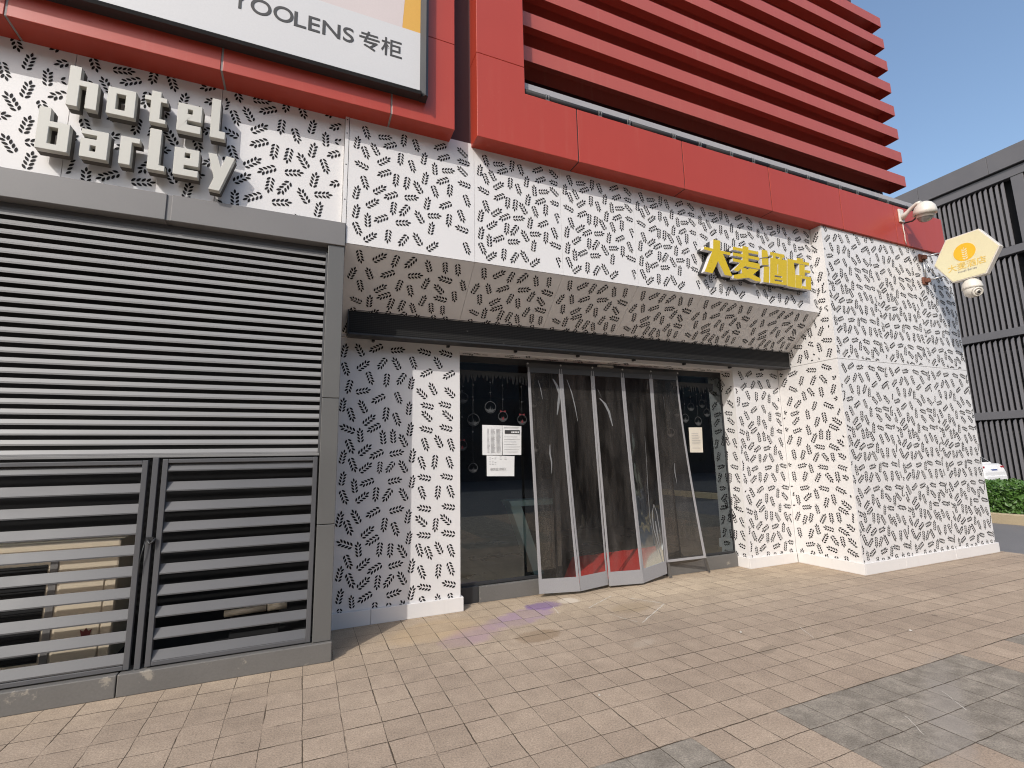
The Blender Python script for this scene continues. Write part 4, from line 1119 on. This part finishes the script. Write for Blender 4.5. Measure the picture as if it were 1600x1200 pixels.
# ================================================================== BILLBOARD
BB = thing('billboard', 'large framed poster with grey lettering on the red cladding', 'billboard', (-0.5, 4.15, 5.0))
mb = MB(); mb.box(-4.5, 0.878, 4.150, 4.19, 5.065, 5.700); mb.obj('poster_band', M['poster_white'], BB)
arc = [(0.70, 5.70)] + [(0.70 + 0.10 * math.sin(t), 5.70 + 1.6 * t) for t in [0.1 * k for k in range(1, 16)]]
shape_xz('poster_picture', [[(-4.5, 5.70)] + arc + [(-4.5, 9.0)]], 4.151, 0.036, M['poster_pink'], BB)
shape_xz('poster_picture', [[(0.878, 5.70), (0.878, 8.1)] + list(reversed(arc))], 4.152, 0.034, M['poster_orange'], BB)
def bar(poly_yz, x0, x1, name='frame'):
    b = MB(); b.prism(poly_yz, 'x', x0, x1); return b.obj(name, M['frame_black'], BB)
bar([(4.199, 4.995), (4.100, 4.995), (4.085, 5.02), (4.148, 5.066), (4.199, 5.066)], -4.5, 0.88)
b = MB(); b.prism([(0.945, 4.199), (0.945, 4.100), (0.920, 4.085), (0.876, 4.146), (0.876, 4.199)], 'z', 4.990, 9.2)
b.obj('frame', M['frame_black'], BB)
text_mesh('lettering', 'Y', 0.208, face_front(-0.720, 4.148, 5.372), M['ink'], BB, 0.001, bold=0.002, xs=0.94)
text_mesh('lettering', 'OO', 0.208, face_front(-0.590, 4.148, 5.372), M['ink'], BB, 0.001, bold=0.002, xs=1.02)
text_mesh('lettering', 'LENS', 0.208, face_front(-0.258, 4.148, 5.366), M['ink'], BB, 0.001, bold=0.002, xs=1.13)
text_mesh('lettering', '\u4e13\u67dc', 0.205, face_front(0.298, 4.148, 5.362), M['ink'], BB, 0.001, bold=0.0018, xs=1.0)

# ================================================================== LETTER SIGNS
LS = thing('letter_sign', 'pale block letters reading hotel barley on the white panels', 'letter sign', (-1.3, 4.35, 3.8))
for lp in BARLEY_LETTERS:
    o = shape_xz('letter', lp, 4.30, 0.050, M['letter'], LS)
    bv = o.modifiers.new('bevel', 'BEVEL'); bv.width = 0.003; bv.segments = 1; bv.limit_method = 'ANGLE'
    shape_xz('backing', lp, 4.352, 0.052, M['shade_brown'], o)  # dark rear layer: back shell with the shadow gap painted in
YS = thing('letter_sign', 'yellow block characters with white sides above the entrance', 'letter sign', (5.4, 4.35, 3.8))
def multi(name, loops, y, d, mats, parent, side):
    """several overlapping strokes in one mesh, each half a millimetre apart"""
    mb_ = MB(); parts = []
    for k, lp in enumerate(loops):
        o = shape_xz('stroke', lp if isinstance(lp[0], list) else [lp], y - 0.0006 * k, d, mats, None, side_mat=side)
        parts.append(o)
    me = bpy.data.meshes.new(name); bm = bmesh.new()
    for o in parts:
        bm.from_mesh(o.data)
    bm.to_mesh(me); bm.free()
    for m_ in mats:
        me.materials.append(m_)
    for o in parts:
        d_ = o.data; bpy.data.objects.remove(o); bpy.data.meshes.remove(d_)
    o = bpy.data.objects.new(name, me); COL.objects.link(o)
    attach(o, parent)
    return o
for lp in YELLOW_LETTERS:
    o = multi('letter', lp, 4.28, 0.058, [M['yellow'], M['letter_side']], YS, True)
    multi('backing', lp, 4.343, 0.054, [M['frame_black'], M['frame_black']], o, False)

# ================================================================== HEXAGON SIGN
HS = thing('hexagon_sign', 'pale yellow hexagonal projecting sign with an orange sun emblem', 'sign', (9.15, 3.69, 4.1))
HC = (3.690, 4.462)
hexp = [(HC[0] + a, HC[1] + b) for a, b in ((0.405, 0.0), (0.205, 0.352), (-0.205, 0.352), (-0.405, 0.0), (-0.205, -0.352), (0.205, -0.352))]
def scl(k): return [(HC[0] + (p[0] - HC[0]) * k, HC[1] + (p[1] - HC[1]) * k) for p in hexp]
mb = MB(); mb.prism(scl(1.0), 'x', 9.104, 9.20); mb.obj('case', M['sign_rim'], HS, 0.006)
mb = MB(); mb.prism(scl(0.955), 'x', 9.099, 9.1035); mb.obj('face', M['sign_face'], HS)
mb = MB(); mb.prism([(3.690 + 0.135 * math.cos(2 * math.pi * k / 32), 4.530 + 0.135 * math.sin(2 * math.pi * k / 32)) for k in range(32)], 'x', 9.0965, 9.0988)
mb.obj('emblem', M['sign_orange'], HS)
mb = MB()
for k in range(5):
    z = 4.41 + 0.034 * k
    for sg in (1, -1):
        mb.face([(9.0955, 3.690 + sg * 0.003, z), (9.0955, 3.690 + sg * 0.032, z + 0.020), (9.0955, 3.690 + sg * 0.030, z + 0.036), (9.0955, 3.690 + sg * 0.003, z + 0.020)])
mb.face([(9.0955, 3.682, 4.585), (9.0955, 3.690, 4.61), (9.0955, 3.698, 4.585)])
mb.obj('emblem_ear', M['sign_face'], HS, fixn=False)
text_mesh('lettering', '\u5927\u9ea6\u9152\u5e97', 0.118, face_left(9.097, 3.690, 4.288), M['sign_text'], HS, 0.0008, 'CENTER', bold=0.0012)
text_mesh('lettering', 'Hotel Barley', 0.040, face_left(9.097, 3.690, 4.232), M['paper_ink'], HS, 0.0006, 'CENTER', xs=1.15)
mb = MB()
for z in (4.64, 4.25):
    mb.tube([(9.06, 4.215, z), (9.12, 4.02, z + 0.01)], 0.013, 8)
    mb.tube([(9.06, 4.215, z), (9.14, 4.0, z + 0.01)], 0.011, 8)
mb.tube([(9.06, 4.20, 4.24), (9.06, 4.20, 4.65)], 0.012, 8)
mb.tube([(9.07, 4.195, 4.62), (9.13, 4.10, 4.30)], 0.009, 8)
mb.obj('bracket_arm', M['steel'], HS)
for z in (4.64, 4.25):
    b = MB(); b.box(9.0, 9.12, 4.204, 4.2325, z - 0.06, z + 0.06); b.box(9.02, 9.09, 4.15, 4.2035, z - 0.035, z + 0.03)
    b.obj('wall_plate', M['rust'], HS, 0.006)

# ================================================================== CAMERAS
C1 = thing('dome_camera', 'ivory dome camera on a bent arm fixed to the red fascia', 'camera', (8.6, 4.2, 5.2), 'white security cameras')
b = MB(); b.box(8.55, 8.67, 4.175, 4.1985, 5.16, 5.38); b.obj('wall_plate', M['cam_white'], C1, 0.006)
b = MB(); b.tube([(8.61, 4.18, 5.22), (8.61, 4.12, 5.27), (8.605, 4.03, 5.325), (8.60, 3.95, 5.355), (8.60, 3.90, 5.345)], [0.040, 0.032, 0.028, 0.028, 0.032], 14)
b.obj('arm', M['cam_white'], C1)
b = MB(); ax = Vector((-0.10, -0.14, 1)).normalized(); o0 = Vector((8.60, 3.87, 5.155))
b.lathe([(0.000, 0.180), (0.044, 0.176), (0.088, 0.151), (0.128, 0.097), (0.145, 0.031), (0.150, -0.018), (0.139, -0.019), (0.121, 0.000)], o0, ax, 28)
b.obj('housing', M['cam_white'], C1, fixn=True)
b = MB(); b.lathe([(0.107, 0.000), (0.111, -0.035), (0.111, -0.060), (0.099, -0.062)], o0, ax, 28); b.obj('ring', M['cam_white'], C1)
b = MB(); b.lathe([(0.099, -0.048), (0.093, -0.075), (0.075, -0.106), (0.044, -0.128), (0.000, -0.134)], o0, ax, 24); b.obj('dome', M['dome_glass'], C1)
b = MB(); b.tube([(8.63, 4.19, 5.14), (8.625, 4.192, 5.05), (8.64, 4.192, 4.96), (8.63, 4.192, 4.88), (8.645, 4.19, 4.80)], 0.007, 6); b.obj('cable', M['cam_white'], C1)
b = MB(); b.tube([(8.62, 4.17, 5.14), (8.62, 4.05, 5.12), (8.61, 3.98, 5.15)], 0.012, 8); b.obj('conduit', M['black_metal'], C1)
C2 = thing('dome_camera', 'ivory ball camera with a ringed eye hanging below the hexagon sign', 'camera', (9.15, 3.69, 3.8), 'white security cameras')
o0 = Vector((9.15, 3.690, 3.965))
b = MB(); b.lathe([(0.0, 0.145), (0.03, 0.143), (0.07, 0.125), (0.11, 0.075), (0.122, 0.01), (0.122, -0.012), (0.112, -0.016)], o0, (0, 0, 1), 26); b.obj('housing', M['cam_white'], C2)
b = MB(); b.lathe([(0.110, -0.014), (0.113, -0.05), (0.098, -0.10), (0.06, -0.135), (0.0, -0.148)], o0, (0, 0, 1), 26); b.obj('ball', M['cam_white'], C2)
b = MB(); look = Vector((-0.55, -0.72, -0.42)).normalized(); oc = o0 + Vector((0, 0, -0.045))
b.lathe([(0.070, 0.085), (0.070, 0.115), (0.050, 0.122), (0.048, 0.108), (0.034, 0.110), (0.034, 0.13), (0.022, 0.132)], oc, look, 20); b.obj('eye_ring', M['cam_white'], C2)
b = MB(); b.lathe([(0.030, 0.1115), (0.028, 0.127), (0.0, 0.129)], oc, look, 16); b.obj('lens', M['ink'], C2)
b = MB(); b.lathe([(0.075, 0.1095), (0.075, 0.101), (0.071, 0.099)], oc, look, 20); b.obj('eye_groove', M['dome_glass'], C2)

# ================================================================== CABLE TRUNKING ON THE FASCIA
LT = thing('cable_trunking', 'black cable trunking clipped along the top of the red fascia', 'cable trunking', (5.8, 4.24, 5.44))
xs_t = [2.03, 3.42, 4.58, 5.72, 6.9, 8.1, 9.45]
for i in range(6):
    b = MB(); b.tube([(xs_t[i] + 0.004, 4.243, 5.482), (xs_t[i + 1] - 0.004, 4.243, 5.482)], 0.038, 14); b.obj('tube', M['rubber'], LT)
for x in (2.30, 2.98, 3.38, 4.06, 4.48, 5.02, 5.42, 6.05, 6.5, 7.2, 7.6, 8.35, 8.9):
    b = MB()
    for dx in (-0.016, 0.016):
        b.lathe([(0.0392, -0.009), (0.044, -0.009), (0.044, 0.009), (0.0392, 0.009)], (x + dx, 4.243, 5.482), (1, 0, 0), 14)
    b.box(x - 0.02, x + 0.02, 4.205, 4.235, 5.4335, 5.446)
    b.obj('clip', M['clip'], LT)

# ================================================================== RIGHT: HEDGE, CAR, DARK BUILDING
PB = thing('planter', 'low yellowish stone planter kerb along the road', 'planter', (14.4, 8, -0.3))
y = -6.0
while y < 24:
    b = MB(); b.box(13.76, 13.95, y, y + 0.992, -0.30, 0.20); b.obj('kerb_stone', M['kerb'], PB, 0.015); y += 1.0
b = MB(); b.box(13.951, 15.40, -6.0, 24.0, -0.30, 0.10); b.obj('soil', M['soil'], PB)
random.seed(21)
HG = thing('hedge', 'clipped dense green hedge in the stone planter', 'hedge', (14.7, 8, 0.1))
b = MB()
def hz(x, y): return 0.80 + 0.05 * math.sin(3.1 * y + x) + 0.04 * math.sin(7.7 * y + 2 * x)
for k in range(15000):
    y = random.uniform(2.0, 13.0)
    f = random.random()
    if f < 0.5:
        x = 14.0 + abs(random.gauss(0, 0.05)); z = random.uniform(0.12, 1.0) * hz(x, y)
    elif f < 0.9:
        x = random.uniform(14.0, 15.3); z = hz(x, y) - abs(random.gauss(0, 0.045))
    else:
        x = random.uniform(14.05, 15.25); z = random.uniform(0.15, hz(x, y))
    x += 0.05 * math.sin(5.0 * y) + 0.03 * math.sin(11 * y + z * 9)
    c = Vector((x, y, z)); s = random.uniform(0.035, 0.062)
    n = Vector((random.gauss(-0.5, 0.7), random.gauss(-0.2, 0.7), random.gauss(0.6, 0.6))).normalized()
    a = n.orthogonal().normalized(); a.rotate(Matrix.Rotation(random.uniform(0, 6.28), 3, n)); w = n.cross(a)
    b.face([c - a * s, c + w * s * 0.55 + n * s * 0.12, c + a * s, c - w * s * 0.55 + n * s * 0.12])
b.obj('foliage', M['hedge_leaf'], HG, fixn=False)
b = MB(); rows = []
for k in range(60):
    y = 2.0 + 11.0 * k / 59
    rows.append([Vector((x + 0.04 * math.sin(9 * y + 5 * z), y, z * hz(14.5, y))) for x, z in ((14.10, 0.10), (14.08, 0.5), (14.12, 0.86), (14.5, 0.92), (15.0, 0.92), (15.2, 0.86), (15.25, 0.1))])
b.grid(rows, 0, True); b.obj('inner_foliage', M['hedge_leaf'], HG, fixn=False)
b = MB()
for k in range(160):
    y = random.uniform(2.0, 13.0); x = random.uniform(14.1, 15.2)
    b.tube([(x, y, 0.08), (x + random.uniform(-.1, .1), y + random.uniform(-.1, .1), 0.45), (x + random.uniform(-.2, .2), y + random.uniform(-.2, .2), 0.72)], [0.012, 0.009, 0.004], 5)
o = b.obj('stems', M['twig'], HG); o['kind'] = 'stuff'

CX, CY, CZ = 25.75, 10.75, -0.06
CAR = thing('parked_car', 'white car parked behind the hedge, tail towards the street', 'car', (CX, CY + 2.2, CZ))
def sect(y, half, z0, z1, r, n=4):
    """rounded-rectangle half widths -> full ring at station y"""
    pts = []
    for cx_, cz_, a0 in ((half - r, z1 - r, 0), (-half + r, z1 - r, 90), (-half + r, z0 + r, 180), (half - r, z0 + r, 270)):
        for k in range(n + 1):
            t = math.radians(a0 + 90 * k / n)
            pts.append(Vector((CX + cx_ + r * math.cos(t), CY + y, CZ + cz_ + r * math.sin(t))))
    return pts
b = MB()
st = [(-0.10, 0.80, 0.42, 0.72, 0.06), (0.0, 0.87, 0.34, 0.98, 0.09), (0.12, 0.90, 0.30, 1.06, 0.10), (0.9, 0.92, 0.26, 1.06, 0.12),
      (2.2, 0.92, 0.25, 1.04, 0.12), (3.2, 0.91, 0.25, 1.00, 0.12), (4.1, 0.87, 0.28, 0.90, 0.14), (4.45, 0.74, 0.36, 0.74, 0.12)]
rr = [sect(*s) for s in st]
b.grid(rr, 0, True, True); b.face(list(reversed(rr[0]))); b.face(rr[-1])
b.obj('body', M['car'], CAR)
b = MB()
cab = [(0.30, 0.74, 1.00, 1.10, 0.04), (0.75, 0.66, 1.00, 1.52, 0.08), (1.5, 0.65, 1.0, 1.66, 0.10), (2.4, 0.64, 1.0, 1.63, 0.10), (3.2, 0.72, 0.96, 1.06, 0.04)]
rr = [sect(*s) for s in cab]
b.grid(rr, 0, True, True); b.face(list(reversed(rr[0]))); b.face(rr[-1])
b.obj('cabin', M['car'], CAR)
b = MB()
b.face([(CX - 0.64, CY + 0.315, CZ + 1.125), (CX + 0.64, CY + 0.315, CZ + 1.125), (CX + 0.56, CY + 0.70, CZ + 1.485), (CX - 0.56, CY + 0.70, CZ + 1.485)])
for k in range(1):
    pass
b.obj('rear_window', M['car_glass'], CAR, fixn=False)
b = MB()
for sg in (-1, 1):
    x = CX + sg * 0.735
    b.face([(x, CY + 0.55, CZ + 1.09), (x, CY + 3.0, CZ + 1.09), (CX + sg * 0.668, CY + 2.35, CZ + 1.53), (CX + sg * 0.675, CY + 1.0, CZ + 1.50)])
b.obj('side_window', M['car_glass'], CAR, fixn=False)
b = MB(); b.box(CX - 0.56, CX + 0.56, CY + 0.62, CY + 0.85, CZ + 1.515, CZ + 1.55); b.obj('spoiler', M['car_glass'], CAR, 0.01)
for sg in (-1, 1):
    b = MB(); x0, x1 = sorted((CX + sg * 0.60, CX + sg * 0.86)); b.box(x0, x1, CY - 0.035, CY + 0.12, CZ + 0.83, CZ + 0.97); b.obj('tail_lamp', M['lamp_red'], CAR, 0.02)
b = MB(); b.box(CX - 0.595, CX + 0.595, CY - 0.025, CY + 0.1, CZ + 0.865, CZ + 0.91); b.obj('trim_strip', M['black_metal'], CAR, 0.006)
b = MB(); b.box(CX - 0.22, CX + 0.22, CY - 0.075, CY - 0.03, CZ + 0.70, CZ + 0.845); b.obj('number_plate', M['plate'], CAR, 0.004)
b = MB(); b.box(CX - 0.8, CX + 0.8, CY - 0.13, CY + 0.05, CZ + 0.36, CZ + 0.60); b.obj('bumper', M['car'], CAR, 0.05)
for sx in (-0.86, 0.86):
    for sy in (0.85, 3.55):
        b = MB(); b.lathe([(0.20, -0.10), (0.30, -0.11), (0.335, -0.07), (0.335, 0.07), (0.30, 0.11), (0.20, 0.10)], (CX + sx * 0.95, CY + sy, CZ + 0.335), (1, 0, 0), 22)
        w = b.obj('wheel', M['tyre'], CAR)
        b = MB(); b.lathe([(0.0, -0.09), (0.20, -0.095), (0.20, 0.095), (0.0, 0.09)], (CX + sx * 0.95, CY + sy, CZ + 0.335), (1, 0, 0), 18); b.obj('rim', M['steel'], w)

BX = 30.0
def bz(z): return 1.55 + (z - 1.55) * 1.5
DB = thing('fin_clad_building', 'charcoal building clad in tall vertical fins beyond the hedge', 'building', (32, 15, -0.36))
b = MB(); b.box(BX + 0.45, BX + 14, 5.0, 40.0, -0.36, bz(10.6)); b.obj('wall', M['dark'], DB)
for y0 in [2.0 + 2.9 * k for k in range(13)]:
    b = MB(); b.box(BX - 0.20, BX + 0.3, y0, y0 + 2.892, bz(10.30), bz(10.92)); b.obj('roof_fascia', M['fin_beam'], DB, 0.01)
b = MB(); b.box(BX - 0.06, BX + 0.3, 2.0, 39.7, bz(9.98), bz(10.26)); b.obj('beam', M['fin_beam'], DB, 0.01)
tiers = [(-0.30, bz(2.53)), (bz(2.71), bz(5.02)), (bz(5.26), bz(7.55)), (bz(7.82), bz(9.98))]
for z in (bz(2.62), bz(5.14), bz(7.685)):
    b = MB(); b.box(BX - 0.05, BX + 0.28, 2.0, 39.7, z - 0.18, z + 0.18); b.obj('beam', M['fin_beam'], DB, 0.01)
for z0, z1 in tiers:
    b = MB(); y = 3.0
    while y < 30.0:
        if not (9.55 < y < 10.15):
            # each blade is a folded sheet, cut to a slope at its top
            b.hexa([(BX, y, z0 + 0.002), (BX + 0.06, y, z0 + 0.002), (BX, y + 0.110, z0 + 0.002), (BX + 0.03, y + 0.110, z0 + 0.002),
                    (BX + 0.0, y, z1 - 0.10), (BX + 0.06, y, z1 - 0.02), (BX, y + 0.110, z1 - 0.28), (BX + 0.03, y + 0.110, z1 - 0.16)])
        y += 0.2095
    b.obj('fin_screen', M['fin'], DB)
    b = MB(); b.box(BX - 0.03, BX + 0.27, 9.62, 10.05, z0 + 0.003, z1 - 0.003); b.obj('post', M['fin_beam'], DB, 0.008)

# building across the street: only its reflection is seen, in the entrance glass
OB = thing('office_building', 'dark glazed office block across the street, mirrored in the entrance glass', 'building', (5, -26, 0))
b = MB(); b.box(-30, 45, -34, -24, -0.36, 13.0); b.obj('wall', M['opp'], OB)
b = MB()
for k in range(24):
    for j in range(4):
        b.box(-29 + 3.05 * k, -26.6 + 3.05 * k, -23.999, -23.96, 1.0 + 3.0 * j, 3.1 + 3.0 * j)
b.obj('window_band', M['opp_glass'], OB)

# ================================================================== LITTER AND LIME MARKS
random.seed(9)
b = MB()
def mark(p, q, w):
    p, q = Vector((p[0], p[1], 0)), Vector((q[0], q[1], 0)); d = q - p; n = max(4, int(d.length / 0.03)); s = Vector((-d.y, d.x, 0)).normalized()
    prev = None
    for k in range(n + 1):
        c = p + d * (k / n) + s * random.uniform(-0.004, 0.004); ww = w * random.uniform(0.3, 1.0)
        cur = (c + s * ww + Vector((0, 0, 0.002)), c - s * ww + Vector((0, 0, 0.002)))
        if prev:
            b.face([prev[0], prev[1], cur[1], cur[0]])
        prev = cur
for p, q, w in (((2.812, 4.639), (3.27, 4.905), 0.006), ((3.40, 4.75), (3.60, 4.42), 0.008), ((3.60, 4.40), (3.02, 4.02), 0.007), ((2.88, 4.36), (2.99, 4.05), 0.004),
                ((2.50, 4.85), (2.44, 4.62), 0.005), ((3.9, 2.07), (3.75, 1.88), 0.004), ((3.35, 1.99), (3.22, 1.83), 0.003), ((4.2, 3.3), (4.05, 3.05), 0.003)):
    b = MB(); mark(p, q, w); b.obj('lime_line', M['chalk'], PAVE, fixn=False)
for k, (x, y, lab) in enumerate(((1.86, 2.98, 'tiny white paper scrap on the pavers nearest the louvres'), (3.62, 3.42, 'tiny white paper scrap on the pavers below the curtain'),
                                 (4.95, 2.80, 'tiny white paper scrap on the pavers left of the charcoal field'), (7.4, 3.35, 'tiny white paper scrap on the pavers near the white block'),
                                 (9.2, 3.55, 'tiny white paper scrap on the pavers closest to the road'))):
    m2 = MB(); s = 0.010 + 0.004 * (k % 3)
    m2.face([(x - s, y, 0.003), (x, y - s * 0.6, 0.004), (x + s, y + 0.2 * s, 0.003), (x + 0.2 * s, y + 0.7 * s, 0.012)])
    m2.face([(x - s, y, 0.003), (x + 0.2 * s, y + 0.7 * s, 0.012), (x - 0.4 * s, y + s, 0.005)])
    tag(m2.obj('paper_scrap', M['chalk'], fixn=False), lab, 'litter', 'paper scraps on the pavement')
